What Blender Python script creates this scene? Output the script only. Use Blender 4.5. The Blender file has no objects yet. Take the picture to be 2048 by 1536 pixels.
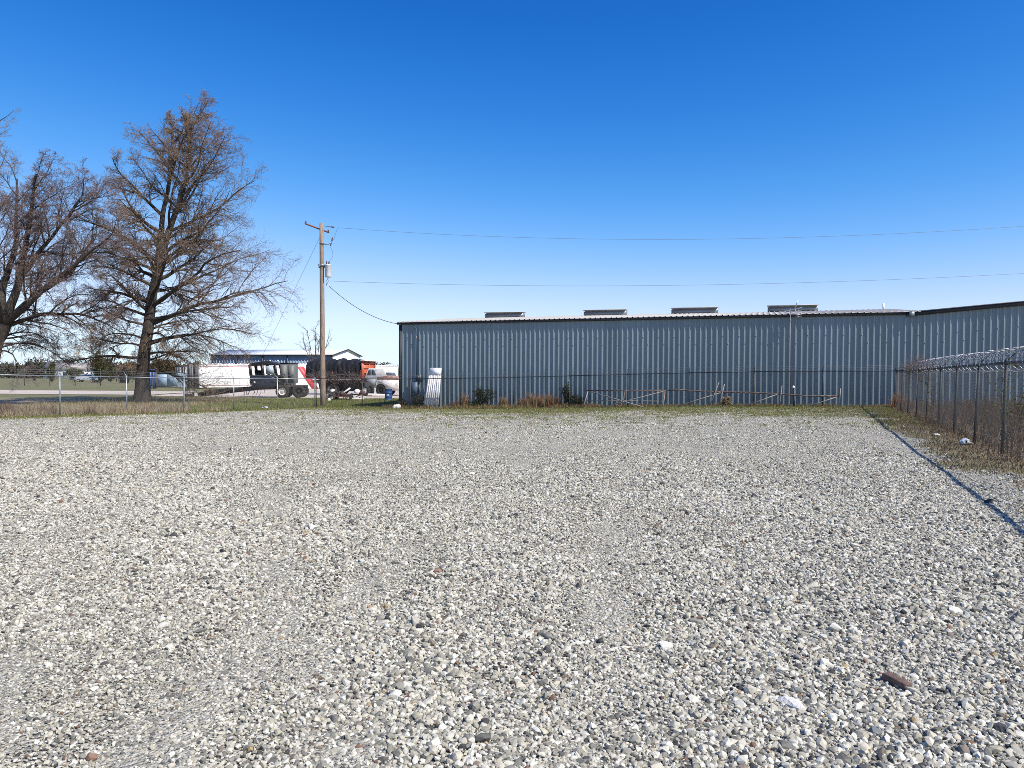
import bpy, bmesh, math, random
import numpy as np
from mathutils import Vector, Matrix, Euler

random.seed(7)
rng = np.random.default_rng(11)
R = math.radians
scene = bpy.context.scene
C = scene.collection

# ------------------------------------------------------------------ camera
FPX, W0, H0 = 1500.0, 2048.0, 1536.0
PITCH, ROLL, EYE = R(1.5), R(0.25), 1.5
SHIFT = (1500 * math.tan(PITCH) - 17.0) / W0
cam_d = bpy.data.cameras.new('camera')
cam = bpy.data.objects.new('camera', cam_d)
C.objects.link(cam)
cam_d.sensor_width = 36.0
cam_d.lens = FPX / W0 * 36.0
cam_d.shift_y = SHIFT
cam_d.clip_start, cam_d.clip_end = 0.05, 5000.0
CAM_ROT = Euler((math.pi / 2 - PITCH, 0, 0)).to_matrix() @ Matrix.Rotation(ROLL, 3, 'Z')
cam.matrix_world = Matrix.Translation((0, 0, EYE)) @ CAM_ROT.to_4x4()
scene.camera = cam

# ------------------------------------------------------------------ sky and sun
SUN_EL, SUN_AZ = R(48), R(-36)           # azimuth of the sun from +X, counter-clockwise
world = bpy.data.worlds.new('World')
scene.world = world
world.use_nodes = True
nt = world.node_tree
nt.nodes.clear()
sky = nt.nodes.new('ShaderNodeTexSky')
sky.sky_type = 'NISHITA'
sky.sun_disc = False
sky.sun_elevation = SUN_EL
sky.sun_rotation = math.pi / 2 - SUN_AZ
sky.altitude = 100
sky.air_density = 0.7
sky.dust_density = 0.3
sky.ozone_density = 5.0
# colour grade of the whole sky: deeper blue overhead, pale at the horizon
sep = nt.nodes.new('ShaderNodeSeparateColor')
cmb = nt.nodes.new('ShaderNodeCombineColor')
nt.links.new(sky.outputs[0], sep.inputs[0])
GAIN = 1 / (0.09 * 1.22)
for ch, (p_, k_, m_) in enumerate(((3.6, .056, .88), (1.95, .104, 1.42), (1.75, .168, 1.55))):
    def mth(op, a, b_=None):
        q = nt.nodes.new('ShaderNodeMath'); q.operation = op
        for i_, v_ in enumerate((a, b_)):
            if v_ is None: continue
            if isinstance(v_, (int, float)): q.inputs[i_].default_value = v_
            else: nt.links.new(v_, q.inputs[i_])
        return q.outputs[0]
    x_ = mth('MULTIPLY', mth('POWER', sep.outputs[ch], p_), k_)
    y_ = mth('DIVIDE', x_, mth('ADD', mth('DIVIDE', x_, m_), 1.0))
    nt.links.new(mth('MULTIPLY', y_, GAIN), cmb.inputs[ch])
bg = nt.nodes.new('ShaderNodeBackground')
bg.inputs['Strength'].default_value = 0.09
wo = nt.nodes.new('ShaderNodeOutputWorld')
# thin low cloud bank along the horizon
wtc = nt.nodes.new('ShaderNodeTexCoord')
wmp = nt.nodes.new('ShaderNodeMapping'); wmp.inputs['Scale'].default_value = (5, 5, 70)
nt.links.new(wtc.outputs['Generated'], wmp.inputs['Vector'])
wnz = nt.nodes.new('ShaderNodeTexNoise'); wnz.inputs['Scale'].default_value = 1.6; wnz.inputs['Detail'].default_value = 7; wnz.inputs['Roughness'].default_value = .6
nt.links.new(wmp.outputs[0], wnz.inputs['Vector'])
wmr = nt.nodes.new('ShaderNodeMapRange'); wmr.inputs['From Min'].default_value = .47; wmr.inputs['From Max'].default_value = .72; wmr.inputs['To Max'].default_value = .8
nt.links.new(wnz.outputs['Fac'], wmr.inputs['Value'])
wsp = nt.nodes.new('ShaderNodeSeparateXYZ'); nt.links.new(wtc.outputs['Generated'], wsp.inputs[0])
wel = nt.nodes.new('ShaderNodeMapRange'); wel.inputs['From Min'].default_value = .075; wel.inputs['From Max'].default_value = .03
nt.links.new(wsp.outputs[2], wel.inputs['Value'])
wmx = nt.nodes.new('ShaderNodeMix'); wmx.data_type = 'RGBA'; wmx.inputs['B'].default_value = (.86 * GAIN, .90 * GAIN, .96 * GAIN, 1)
nt.links.new(mth('MULTIPLY', wmr.outputs[0], wel.outputs[0]), wmx.inputs[0]); nt.links.new(cmb.outputs[0], wmx.inputs['A'])
nt.links.new(wmx.outputs['Result'], bg.inputs['Color'])
nt.links.new(bg.outputs[0], wo.inputs['Surface'])

sun_d = bpy.data.lights.new('sun', 'SUN')
sun_d.energy = 5.0
sun_d.angle = R(0.53)
sun_d.color = (1.0, 0.945, 0.86)
sun = bpy.data.objects.new('sun', sun_d)
C.objects.link(sun)
to_sun = Vector((math.cos(SUN_EL) * math.cos(SUN_AZ), math.cos(SUN_EL) * math.sin(SUN_AZ), math.sin(SUN_EL)))
sun.rotation_euler = to_sun.to_track_quat('Z', 'Y').to_euler()
sun.location = (20, -10, 40)

vs = scene.view_settings
vs.view_transform = 'Standard'
vs.look = 'None'
vs.gamma = 1.0
vs.exposure = 0.3
vs.use_curve_mapping = False
scene.cycles.use_denoising = False
scene.cycles.max_bounces = 5
scene.cycles.filter_width = 0.85

# ------------------------------------------------------------------ geometry helpers
def pix(px, py, Y):
    """world point at depth Y (metres along +Y) seen at photograph pixel px,py"""
    d = CAM_ROT @ Vector(((px - W0 / 2) / FPX, (H0 / 2 - py) / FPX + SHIFT * W0 / FPX, -1.0))
    return Vector((0, 0, EYE)) + d * (Y / d.y)

def sstep(a, b, x):
    t = np.clip((np.asarray(x, float) - a) / (b - a), 0, 1)
    return t * t * (3 - 2 * t)

def vnoise(x, y, s, seed=0):
    x = np.asarray(x, float) / s; y = np.asarray(y, float) / s
    xi = np.floor(x).astype(np.int64); yi = np.floor(y).astype(np.int64)
    fx = x - xi; fy = y - yi
    fx = fx * fx * (3 - 2 * fx); fy = fy * fy * (3 - 2 * fy)
    def h(i, j):
        n = (i * 374761393 + j * 668265263 + seed * 982451653) & 0x7fffffff
        n = ((n ^ (n >> 13)) * 1274126177) & 0x7fffffff
        return ((n ^ (n >> 16)) & 0xffff) / 65535.0
    return (h(xi, yi) * (1 - fx) + h(xi + 1, yi) * fx) * (1 - fy) + (h(xi, yi + 1) * (1 - fx) + h(xi + 1, yi + 1) * fx) * fy

def fbm(x, y, s, seed=0):
    return .55 * vnoise(x, y, s, seed) + .3 * vnoise(x, y, s / 2.1, seed + 1) + .15 * vnoise(x, y, s / 4.3, seed + 2)

# fence lines (plan)
B0 = np.array([18.7, 36.6]); B1 = np.array([-12.3, 47.1])      # back fence, right corner to the bend
L1 = np.array([-20.2, 33.5])                                    # left fence passes here
R0 = np.array([9.48, 14.2])                                     # a post of the right fence
UB = (B0 - B1) / np.linalg.norm(B0 - B1); NB = np.array([UB[1], -UB[0]])    # NB points to the lot
UL = (L1 - B1) / np.linalg.norm(L1 - B1); NL = np.array([-UL[1], UL[0]])
UR = (B0 - R0) / np.linalg.norm(B0 - R0); NR = np.array([-UR[1], UR[0]])
if NB[1] > 0: NB = -NB
if NL[0] < 0: NL = -NL
if NR[0] > 0: NR = -NR
def dists(x, y):
    x = np.asarray(x, float); y = np.asarray(y, float)
    return ((x - B0[0]) * NB[0] + (y - B0[1]) * NB[1],
            (x - B1[0]) * NL[0] + (y - B1[1]) * NL[1],
            (x - B0[0]) * NR[0] + (y - B0[1]) * NR[1])

def tracks(x, y):
    """worn wheel tracks: strips of packed fines curving across the lot"""
    x = np.asarray(x, float); y = np.asarray(y, float)
    t = np.zeros_like(x + y)
    for a, b_, c, w in ((-1.6, .10, .004, .30), (.1, .10, .004, .30), (-5.2, -.25, .012, .34), (-3.5, -.25, .012, .34), (3.2, .42, -.006, .28), (4.7, .42, -.006, .28), (-1.0, -.42, .003, .3), (.6, -.42, .003, .3)):
        d = x - (a + b_ * y + c * y * y) + .35 * (vnoise(x, y, 2.5, 77) - .5)
        t = np.maximum(t, np.exp(-(d / w) ** 2))
    return t * sstep(.28, .55, fbm(x, y, 3.0, 78))

def g(x, y):
    """ground height"""
    x = np.asarray(x, float); y = np.asarray(y, float)
    z = -0.56 * sstep(8, 46, y) * sstep(18, -9, x)
    z = z + (0.22 * sstep(48, 72, y) + 0.16 * sstep(70, 110, y)) * sstep(18, -9, x)
    z = z + .03 * (fbm(x, y, 5.0, 3) - .5) + .035 * (fbm(x, y, 1.7, 5) - .5) * (1 - sstep(30, 45, y))
    z = z - .014 * tracks(x, y) * (1 - sstep(30, 42, y))
    return z
def gz(x, y): return float(g(x, y))
def on_ground(px, Y):
    p = pix(px, 800, Y); return Vector((p.x, Y, gz(p.x, Y)))

def new_mesh(name, V, F, mat, parent=None, smooth=False, attrs=None, top=True):
    """V (n,3) array, F list of (m,k) index arrays or list of tuples"""
    me = bpy.data.meshes.new(name)
    V = np.asarray(V, dtype=np.float32).reshape(-1, 3)
    if isinstance(F, np.ndarray): F = [F]
    if len(F) and isinstance(F[0], np.ndarray):
        F = [f for f in F if len(f)]
        loops = np.concatenate([f.ravel() for f in F]).astype(np.int32)
        tot = np.concatenate([np.full(len(f), f.shape[1]) for f in F]).astype(np.int32)
    else:
        loops = np.array([i for f in F for i in f], dtype=np.int32)
        tot = np.array([len(f) for f in F], dtype=np.int32)
    st = np.concatenate([[0], np.cumsum(tot)[:-1]]).astype(np.int32) if len(tot) else np.array([], np.int32)
    me.vertices.add(len(V)); me.vertices.foreach_set('co', V.ravel())
    me.loops.add(len(loops)); me.loops.foreach_set('vertex_index', loops)
    me.polygons.add(len(tot)); me.polygons.foreach_set('loop_start', st)
    try: me.polygons.foreach_set('loop_total', tot)
    except Exception: pass
    if smooth: me.polygons.foreach_set('use_smooth', np.ones(len(tot), dtype=bool))
    me.update(calc_edges=True)
    for k, (ty, arr) in (attrs or {}).items():
        a = me.attributes.new(k, ty, 'POINT')
        arr = np.ascontiguousarray(arr, dtype=np.int32 if ty == 'INT' else np.float32)
        a.data.foreach_set({'FLOAT': 'value', 'INT': 'value', 'FLOAT_VECTOR': 'vector', 'FLOAT_COLOR': 'color'}[ty], arr.ravel())
    if mat: me.materials.append(mat)
    o = bpy.data.objects.new(name, me)
    C.objects.link(o)
    if parent: o.parent = parent
    return o

def tag(o, label=None, cat=None, group=None, kind=None):
    if label: o['label'] = label
    if cat: o['category'] = cat
    if group: o['group'] = group
    if kind: o['kind'] = kind
    return o

def thing(name, loc, rz=0, label=None, cat=None, group=None):
    o = bpy.data.objects.new(name, None); C.objects.link(o)
    o.empty_display_size = .3
    o.location = loc; o.rotation_euler = (0, 0, rz)
    return tag(o, label, cat, group)

def perp(d):
    d = Vector(d).normalized()
    a = Vector((0, 0, 1)) if abs(d.z) < .9 else Vector((1, 0, 0))
    u = d.cross(a).normalized()
    return u, d.cross(u).normalized()

class MB:
    def __init__(s): s.v, s.f = [], []
    def add(s, vs_, fs):
        o = len(s.v); s.v += [tuple(v) for v in vs_]; s.f += [tuple(i + o for i in f) for f in fs]; return s
    def box(s, c, size, rot=None, taper=1.0):
        hx, hy, hz = [t / 2 for t in size]
        P = []
        for z in (-1, 1):
            k = taper if z > 0 else 1
            for x, y in ((-1, -1), (1, -1), (1, 1), (-1, 1)): P.append(Vector((x * hx * k, y * hy * k, z * hz)))
        if rot is not None: P = [rot @ p for p in P]
        c = Vector(c)
        return s.add([p + c for p in P], [(3, 2, 1, 0), (4, 5, 6, 7), (0, 1, 5, 4), (1, 2, 6, 5), (2, 3, 7, 6), (3, 0, 4, 7)])
    def tube(s, path, r, n=8, cap=True):
        path = [Vector(p) for p in path]
        K = len(path)
        rs = r if isinstance(r, (list, tuple)) else [r] * K
        vs_, fs = [], []
        u = None
        for i, p in enumerate(path):
            d = (path[min(i + 1, K - 1)] - path[max(i - 1, 0)]).normalized()
            if u is None: u, w = perp(d)
            else:
                u = (u - d * u.dot(d)).normalized(); w = d.cross(u)
            for k in range(n):
                a = 2 * math.pi * k / n
                vs_.append(p + (u * math.cos(a) + w * math.sin(a)) * rs[i])
        for i in range(K - 1):
            for k in range(n):
                k2 = (k + 1) % n
                fs.append((i * n + k, i * n + k2, (i + 1) * n + k2, (i + 1) * n + k))
        if cap:
            fs.append(tuple(range(n - 1, -1, -1))); fs.append(tuple((K - 1) * n + k for k in range(n)))
        return s.add(vs_, fs)
    def lathe(s, c, axis, prof, n=24):
        """prof list of (r, t) along axis from c"""
        axis = Vector(axis).normalized(); u, w = perp(axis); c = Vector(c)
        vs_, fs = [], []
        for r_, t in prof:
            for k in range(n):
                a = 2 * math.pi * k / n
                vs_.append(c + axis * t + (u * math.cos(a) + w * math.sin(a)) * r_)
        for i in range(len(prof) - 1):
            for k in range(n):
                k2 = (k + 1) % n
                fs.append((i * n + k, i * n + k2, (i + 1) * n + k2, (i + 1) * n + k))
        return s.add(vs_, fs)
    def prism(s, poly, y0, y1):
        """poly of (x, z), extruded along y"""
        n = len(poly)
        vs_ = [(x, y0, z) for x, z in poly] + [(x, y1, z) for x, z in poly]
        fs = [tuple(range(n)), tuple(range(2 * n - 1, n - 1, -1))]
        fs += [(i, i + n, (i + 1) % n + n, (i + 1) % n) for i in range(n)]
        return s.add(vs_, fs)
    def build(s, name, mat, parent=None, smooth=False, bevel=0):
        o = new_mesh(name, np.array(s.v), s.f, mat, parent, smooth)
        bm = bmesh.new(); bm.from_mesh(o.data)
        bmesh.ops.recalc_face_normals(bm, faces=bm.faces)
        bm.to_mesh(o.data); bm.free()
        if bevel:
            m = o.modifiers.new('bevel', 'BEVEL'); m.width = bevel; m.segments = 2; m.limit_method = 'ANGLE'
        return o

def instance(src, parent, loc=(0, 0, 0), rot=(0, 0, 0), scl=(1, 1, 1), name=None):
    o = bpy.data.objects.new(name or src.name.split('.')[0], src.data)
    C.objects.link(o); o.parent = parent
    o.location = loc; o.rotation_euler = rot; o.scale = scl
    return o

# ------------------------------------------------------------------ materials
MATS = {}
def mat(name, col, rough=.6, metal=0, var=.18, vscale=3.0, dirt=None, dirt_amt=.5, dscale=1.5, bump=0, bscale=40, stretch=(1, 1, 1), spec=.5, objvar=0):
    """procedural paint / metal / wood: two noise octaves of tint, optional dirt with its own shape, optional fine bump"""
    m = bpy.data.materials.new(name); m.use_nodes = True
    n, l = m.node_tree.nodes, m.node_tree.links
    b = n['Principled BSDF']
    b.inputs['Roughness'].default_value = rough; b.inputs['Metallic'].default_value = metal
    b.inputs['Specular IOR Level'].default_value = spec
    tc = n.new('ShaderNodeTexCoord'); mp = n.new('ShaderNodeMapping'); mp.inputs['Scale'].default_value = stretch
    l.new(tc.outputs['Object'], mp.inputs['Vector'])
    nz = n.new('ShaderNodeTexNoise'); nz.inputs['Scale'].default_value = vscale; nz.inputs['Detail'].default_value = 6
    l.new(mp.outputs[0], nz.inputs['Vector'])
    mr = n.new('ShaderNodeMapRange'); mr.inputs['From Min'].default_value = .25; mr.inputs['From Max'].default_value = .75
    mr.inputs['To Min'].default_value = 1 - var; mr.inputs['To Max'].default_value = 1 + var
    l.new(nz.outputs['Fac'], mr.inputs['Value'])
    mx = n.new('ShaderNodeMix'); mx.data_type = 'RGBA'; mx.blend_type = 'MULTIPLY'; mx.inputs[0].default_value = 1
    mx.inputs['A'].default_value = (*col, 1)
    l.new(mr.outputs[0], mx.inputs['B'])
    out = mx.outputs['Result']
    if objvar:
        oi_ = n.new('ShaderNodeObjectInfo'); m4 = n.new('ShaderNodeMapRange'); m4.inputs['To Min'].default_value = 1 - objvar; m4.inputs['To Max'].default_value = 1 + objvar
        l.new(oi_.outputs['Random'], m4.inputs['Value']); m5 = n.new('ShaderNodeMix'); m5.data_type = 'RGBA'; m5.blend_type = 'MULTIPLY'; m5.inputs[0].default_value = 1
        l.new(out, m5.inputs['A']); l.new(m4.outputs[0], m5.inputs['B']); out = m5.outputs['Result']
    if dirt:
        n2 = n.new('ShaderNodeTexNoise'); n2.inputs['Scale'].default_value = dscale; n2.inputs['Detail'].default_value = 8; n2.inputs['Roughness'].default_value = .65
        l.new(mp.outputs[0], n2.inputs['Vector'])
        m2 = n.new('ShaderNodeMapRange'); m2.inputs['From Min'].default_value = .62 - .25 * dirt_amt; m2.inputs['From Max'].default_value = .72 - .2 * dirt_amt
        l.new(n2.outputs['Fac'], m2.inputs['Value'])
        m3 = n.new('ShaderNodeMix'); m3.data_type = 'RGBA'; m3.inputs['B'].default_value = (*dirt, 1)
        l.new(m2.outputs[0], m3.inputs[0]); l.new(out, m3.inputs['A']); out = m3.outputs['Result']
    l.new(out, b.inputs['Base Color'])
    if bump:
        n3 = n.new('ShaderNodeTexNoise'); n3.inputs['Scale'].default_value = bscale; n3.inputs['Detail'].default_value = 5
        l.new(mp.outputs[0], n3.inputs['Vector'])
        bp = n.new('ShaderNodeBump'); bp.inputs['Strength'].default_value = bump; bp.inputs['Distance'].default_value = .02
        l.new(n3.outputs['Fac'], bp.inputs['Height']); l.new(bp.outputs[0], b.inputs['Normal'])
    MATS[name] = m
    return m

M = MATS
mat('siding', (.155, .207, .228), .33, 0, .10, 1.2, dirt=(.105, .145, .165), dirt_amt=.3, dscale=2.0, stretch=(1, 1, .12), spec=.8, bump=.12, bscale=1.6, objvar=.10)
mat('siding_far', (.20, .26, .33), .5, 0, .1, .6)  # blue wall colour darkened to stand for shade on the long side
mat('white_siding', (.74, .75, .76), .5, 0, .06, .8)
mat('trim_dark', (.035, .033, .035), .45, 0, .2, 2)
mat('roof_metal', (.42, .40, .365), .5, .05, .15, 1.5, dirt=(.35, .31, .27), dirt_amt=.3)
mat('roof_white', (.80, .81, .82), .45, 0, .06, 1)
mat('vent_metal', (.22, .235, .24), .45, .4, .15, 3)
mat('galv', (.31, .33, .33), .42, .55, .12, 6, dirt=(.30, .30, .28), dirt_amt=.3, dscale=5)
mat('galv_dark', (.036, .042, .044), .65, .1, .2, 6, dirt=(.06, .04, .03), dirt_amt=.3, dscale=6)  # galvanised steel darkened in colour for the right fence's shaded side
mat('wire', (.20, .205, .205), .6, .3, .1, 8)
mat('wire_dark', (.055, .06, .062), .7, 0, .1, 8)  # dark copy of the wire, shade of the unlit side in its colour
mat('razor', (.42, .43, .44), .4, .7, .08, 8)
mat('rust', (.115, .072, .054), .8, .1, .35, 9, dirt=(.28, .25, .22), dirt_amt=.35, dscale=6)
mat('pipe_grey', (.25, .235, .21), .7, .1, .3, 7, dirt=(.19, .10, .06), dirt_amt=.45, dscale=6)
mat('pole_wood', (.29, .22, .16), .85, 0, .3, 4, dirt=(.12, .08, .055), dirt_amt=.4, dscale=5, bump=.6, bscale=30, stretch=(6, 6, .5))
mat('arm_wood', (.20, .085, .06), .85, 0, .3, 4, stretch=(.4, 4, 4))
mat('porcelain', (.10, .055, .04), .25)
mat('transformer_paint', (.62, .64, .63), .45, 0, .08, 4)
mat('cable', (.03, .03, .032), .6)
mat('line_wire', (.22, .25, .28), .5, .3)
mat('bark', (.046, .037, .030), .95, 0, .4, 8, dirt=(.085, .07, .055), dirt_amt=.45, dscale=5, bump=.9, bscale=22, stretch=(3, 3, .7))
mat('twig', (.145, .105, .078), .9, 0, .35, 5)
mat('twig_red', (.14, .108, .094), .9, 0, .35, 5)
mat('twig_pale', (.20, .18, .15), .9, 0, .3, 5)
mat('bud_red', (.22, .13, .115), .8, 0, .45, 3)
mat('bud_brown', (.26, .17, .095), .8, 0, .4, 3)
mat('black_paint', (.013, .014, .018), .42, 0, .3, 4, dirt=(.055, .045, .038), dirt_amt=.3, dscale=5)
mat('navy_paint', (.018, .024, .045), .35, 0, .25, 3, dirt=(.05, .045, .04), dirt_amt=.25, dscale=4)
mat('chassis', (.018, .016, .015), .7, .1, .4, 5, dirt=(.07, .04, .025), dirt_amt=.35, dscale=4)
mat('tyre', (.022, .022, .021), .85, 0, .3, 6, dirt=(.075, .068, .06), dirt_amt=.3, dscale=3)
mat('rim_white', (.68, .66, .62), .5, 0, .15, 6, dirt=(.25, .14, .08), dirt_amt=.35, dscale=6)
mat('rim_tan', (.42, .36, .30), .6, 0, .2, 6, dirt=(.18, .10, .06), dirt_amt=.4, dscale=6)
mat('cabinet_grey', (.15, .16, .155), .6, 0, .06, 2)
mat('truck_white', (.70, .68, .65), .4, 0, .1, 3, dirt=(.30, .24, .19), dirt_amt=.32, dscale=3)
mat('door_grey', (.27, .29, .30), .5, 0, .15, 3, dirt=(.16, .14, .12), dirt_amt=.3)
mat('orange_paint', (.45, .10, .04), .5, 0, .2, 3, dirt=(.25, .10, .06), dirt_amt=.35, dscale=4)
mat('red_paint', (.15, .03, .025), .6, 0, .3, 4, dirt=(.10, .045, .03), dirt_amt=.4, dscale=4)
mat('hood_rust', (.36, .20, .14), .6, 0, .35, 5, dirt=(.62, .56, .50), dirt_amt=.35, dscale=5)
mat('tarp', (.012, .012, .012), .6, 0, .3, 4, bump=.5, bscale=9)
mat('glass', (.05, .075, .10), .06, 0, .1, 2, spec=.9)
mat('glass_pale', (.45, .52, .56), .15, 0, .2, 5)
mat('trailer_white', (.82, .815, .80), .42, 0, .04, 1, dirt=(.66, .63, .60), dirt_amt=.2, dscale=2)
mat('faded_pink', (.72, .42, .42), .5, 0, .15, 2, dirt=(.78, .68, .66), dirt_amt=.5, dscale=3)
mat('stripe_red', (.62, .055, .06), .45, 0, .12, 2, dirt=(.50, .16, .15), dirt_amt=.25, dscale=4)
mat('container_grey', (.30, .29, .28), .6, .1, .15, 2, dirt=(.20, .14, .11), dirt_amt=.3)
mat('container_blue', (.26, .36, .44), .5, 0, .12, 2)
mat('deep_blue', (.025, .07, .22), .45, 0, .15, 4, dirt=(.05, .06, .09), dirt_amt=.3)
mat('concrete', (.52, .445, .37), .85, 0, .12, .25, dirt=(.44, .375, .31), dirt_amt=.4, dscale=.12, bump=.2, bscale=3)
mat('old_white', (.74, .73, .71), .65, 0, .12, 5, dirt=(.22, .19, .165), dirt_amt=.42, dscale=16, stretch=(2.5, 2.5, .7))
mat('plain_white', (.80, .80, .78), .6, 0, .06, 5)
mat('plastic_bag', (.55, .60, .66), .35, 0, .25, 14)
mat('brick', (.135, .085, .066), .85, 0, .25, 30, dirt=(.30, .22, .18), dirt_amt=.25, dscale=25, bump=.5, bscale=90)
mat('dark_stone', (.055, .055, .056), .8, 0, .2, 20, bump=.5, bscale=60)
mat('pale_stone', (.60, .57, .53), .8, 0, .15, 20, bump=.5, bscale=60)
mat('brown_stone', (.25, .15, .10), .8, 0, .25, 20, bump=.5, bscale=60)
mat('meter_dark', (.05, .06, .075), .5, 0, .2, 6)
mat('box_blue', (.06, .10, .15), .5, 0, .15, 5)
mat('antenna_metal', (.50, .51, .52), .35, .7, .1, 6)
mat('car_silver', (.55, .57, .58), .3, .3, .05, 3)
mat('mast_grey', (.14, .145, .15), .5, .4, .2, 5)

def vcol_mat(name, rough=.85, transl=.0):
    m = bpy.data.materials.new(name); m.use_nodes = True
    n, l = m.node_tree.nodes, m.node_tree.links
    b = n['Principled BSDF']; b.inputs['Roughness'].default_value = rough
    b.inputs['Specular IOR Level'].default_value = .25
    a = n.new('ShaderNodeAttribute'); a.attribute_name = 'tint'
    l.new(a.outputs['Color'], b.inputs['Base Color'])
    if transl:
        t = n.new('ShaderNodeBsdfTranslucent'); l.new(a.outputs['Color'], t.inputs['Color'])
        ms = n.new('ShaderNodeMixShader'); ms.inputs[0].default_value = transl
        l.new(b.outputs[0], ms.inputs[1]); l.new(t.outputs[0], ms.inputs[2])
        l.new(ms.outputs[0], n['Material Output'].inputs['Surface'])
    MATS[name] = m
    return m
vcol_mat('leafy', .8, .3)
vcol_mat('far_leaf', .95, 0)

def stone_ramp(n, l, fac):
    r = n.new('ShaderNodeValToRGB'); r.color_ramp.interpolation = 'CONSTANT'
    cols = [(0, (.60, .575, .53)), (.13, (.74, .725, .69)), (.29, (.46, .44, .40)), (.42, (.66, .62, .55)), (.54, (.34, .33, .31)),
            (.65, (.84, .825, .79)), (.76, (.24, .24, .235)), (.83, (.50, .47, .40)), (.89, (.15, .15, .15)), (.935, (.28, .235, .21)),
            (.95, (.08, .08, .085)), (.985, (.48, .35, .21)), (.992, (.25, .15, .11))]
    cols = [(p, (cc[0] * .71, cc[1] * .70, cc[2] * .62)) for p, cc in cols]
    e = r.color_ramp.elements
    e[0].position, e[0].color = 0, (*cols[0][1], 1)
    e[1].position, e[1].color = cols[1][0], (*cols[1][1], 1)
    for p, c in cols[2:]:
        k = e.new(p); k.color = (*c, 1)
    l.new(fac, r.inputs[0])
    return r.outputs[0]

# stones: colour picked per stone
m = bpy.data.materials.new('gravel_stone'); m.use_nodes = True; MATS['gravel_stone'] = m
n, l = m.node_tree.nodes, m.node_tree.links
b = n['Principled BSDF']; b.inputs['Roughness'].default_value = .8; b.inputs['Specular IOR Level'].default_value = .3
oi = n.new('ShaderNodeObjectInfo')
col = stone_ramp(n, l, oi.outputs['Random'])
tc = n.new('ShaderNodeTexCoord')
nz = n.new('ShaderNodeTexNoise'); nz.inputs['Scale'].default_value = 2.2; nz.inputs['Detail'].default_value = 5
l.new(tc.outputs['Object'], nz.inputs['Vector'])
mr = n.new('ShaderNodeMapRange'); mr.inputs['From Min'].default_value = .3; mr.inputs['From Max'].default_value = .7
mr.inputs['To Min'].default_value = .8; mr.inputs['To Max'].default_value = 1.12
l.new(nz.outputs['Fac'], mr.inputs['Value'])
mx = n.new('ShaderNodeMix'); mx.data_type = 'RGBA'; mx.blend_type = 'MULTIPLY'; mx.inputs[0].default_value = 1
l.new(col, mx.inputs['A']); l.new(mr.outputs[0], mx.inputs['B']); l.new(mx.outputs['Result'], b.inputs['Base Color'])

# ground: crushed stone fines and small cells, turf where the attribute says so
m = bpy.data.materials.new('ground'); m.use_nodes = True; MATS['ground'] = m
n, l = m.node_tree.nodes, m.node_tree.links
b = n['Principled BSDF']; b.inputs['Roughness'].default_value = .9; b.inputs['Specular IOR Level'].default_value = .2
tc = n.new('ShaderNodeTexCoord')
def voro(scale):
    v = n.new('ShaderNodeTexVoronoi'); v.inputs['Scale'].default_value = scale; v.inputs['Randomness'].default_value = 1
    l.new(tc.outputs['Object'], v.inputs['Vector']); return v
v1, v2 = voro(42), voro(95)
s1 = n.new('ShaderNodeSeparateColor'); l.new(v1.outputs['Color'], s1.inputs[0])
s2 = n.new('ShaderNodeSeparateColor'); l.new(v2.outputs['Color'], s2.inputs[0])
c1 = stone_ramp(n, l, s1.outputs[0]); c2 = stone_ramp(n, l, s2.outputs[0])
big = n.new('ShaderNodeTexNoise'); big.inputs['Scale'].default_value = .5; big.inputs['Detail'].default_value = 5
l.new(tc.outputs['Object'], big.inputs['Vector'])
mg = n.new('ShaderNodeMix'); mg.data_type = 'RGBA'; l.new(s1.outputs[1], mg.inputs[0]); l.new(c1, mg.inputs['A']); l.new(c2, mg.inputs['B'])
dust = n.new('ShaderNodeMix'); dust.data_type = 'RGBA'; dust.inputs['B'].default_value = (.27, .255, .21, 1)  # stone fines, colour lowered to deepen the shade between stones
dr = n.new('ShaderNodeMapRange'); dr.inputs['From Min'].default_value = .3; dr.inputs['From Max'].default_value = .7; dr.inputs['To Min'].default_value = .15; dr.inputs['To Max'].default_value = .6
l.new(big.outputs['Fac'], dr.inputs['Value']); l.new(dr.outputs[0], dust.inputs[0]); l.new(mg.outputs['Result'], dust.inputs['A'])
# turf colour
tn = n.new('ShaderNodeTexNoise'); tn.inputs['Scale'].default_value = 5; tn.inputs['Detail'].default_value = 8; tn.inputs['Roughness'].default_value = .7
l.new(tc.outputs['Object'], tn.inputs['Vector'])
tr = n.new('ShaderNodeValToRGB')
tr.color_ramp.elements[0].position, tr.color_ramp.elements[0].color = .33, (.075, .095, .030, 1)
tr.color_ramp.elements[1].position, tr.color_ramp.elements[1].color = .68, (.17, .175, .065, 1)
l.new(tn.outputs['Fac'], tr.inputs[0])
dy = n.new('ShaderNodeValToRGB')
dy.color_ramp.elements[0].position, dy.color_ramp.elements[0].color = .33, (.19, .15, .095, 1)
dy.color_ramp.elements[1].position, dy.color_ramp.elements[1].color = .68, (.38, .32, .215, 1)
l.new(tn.outputs['Fac'], dy.inputs[0])
ad = n.new('ShaderNodeAttribute'); ad.attribute_name = 'dry'
at = n.new('ShaderNodeAttribute'); at.attribute_name = 'turf'
mt = n.new('ShaderNodeMix'); mt.data_type = 'RGBA'; l.new(ad.outputs['Fac'], mt.inputs[0]); l.new(tr.outputs[0], mt.inputs['A']); l.new(dy.outputs[0], mt.inputs['B'])
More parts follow.
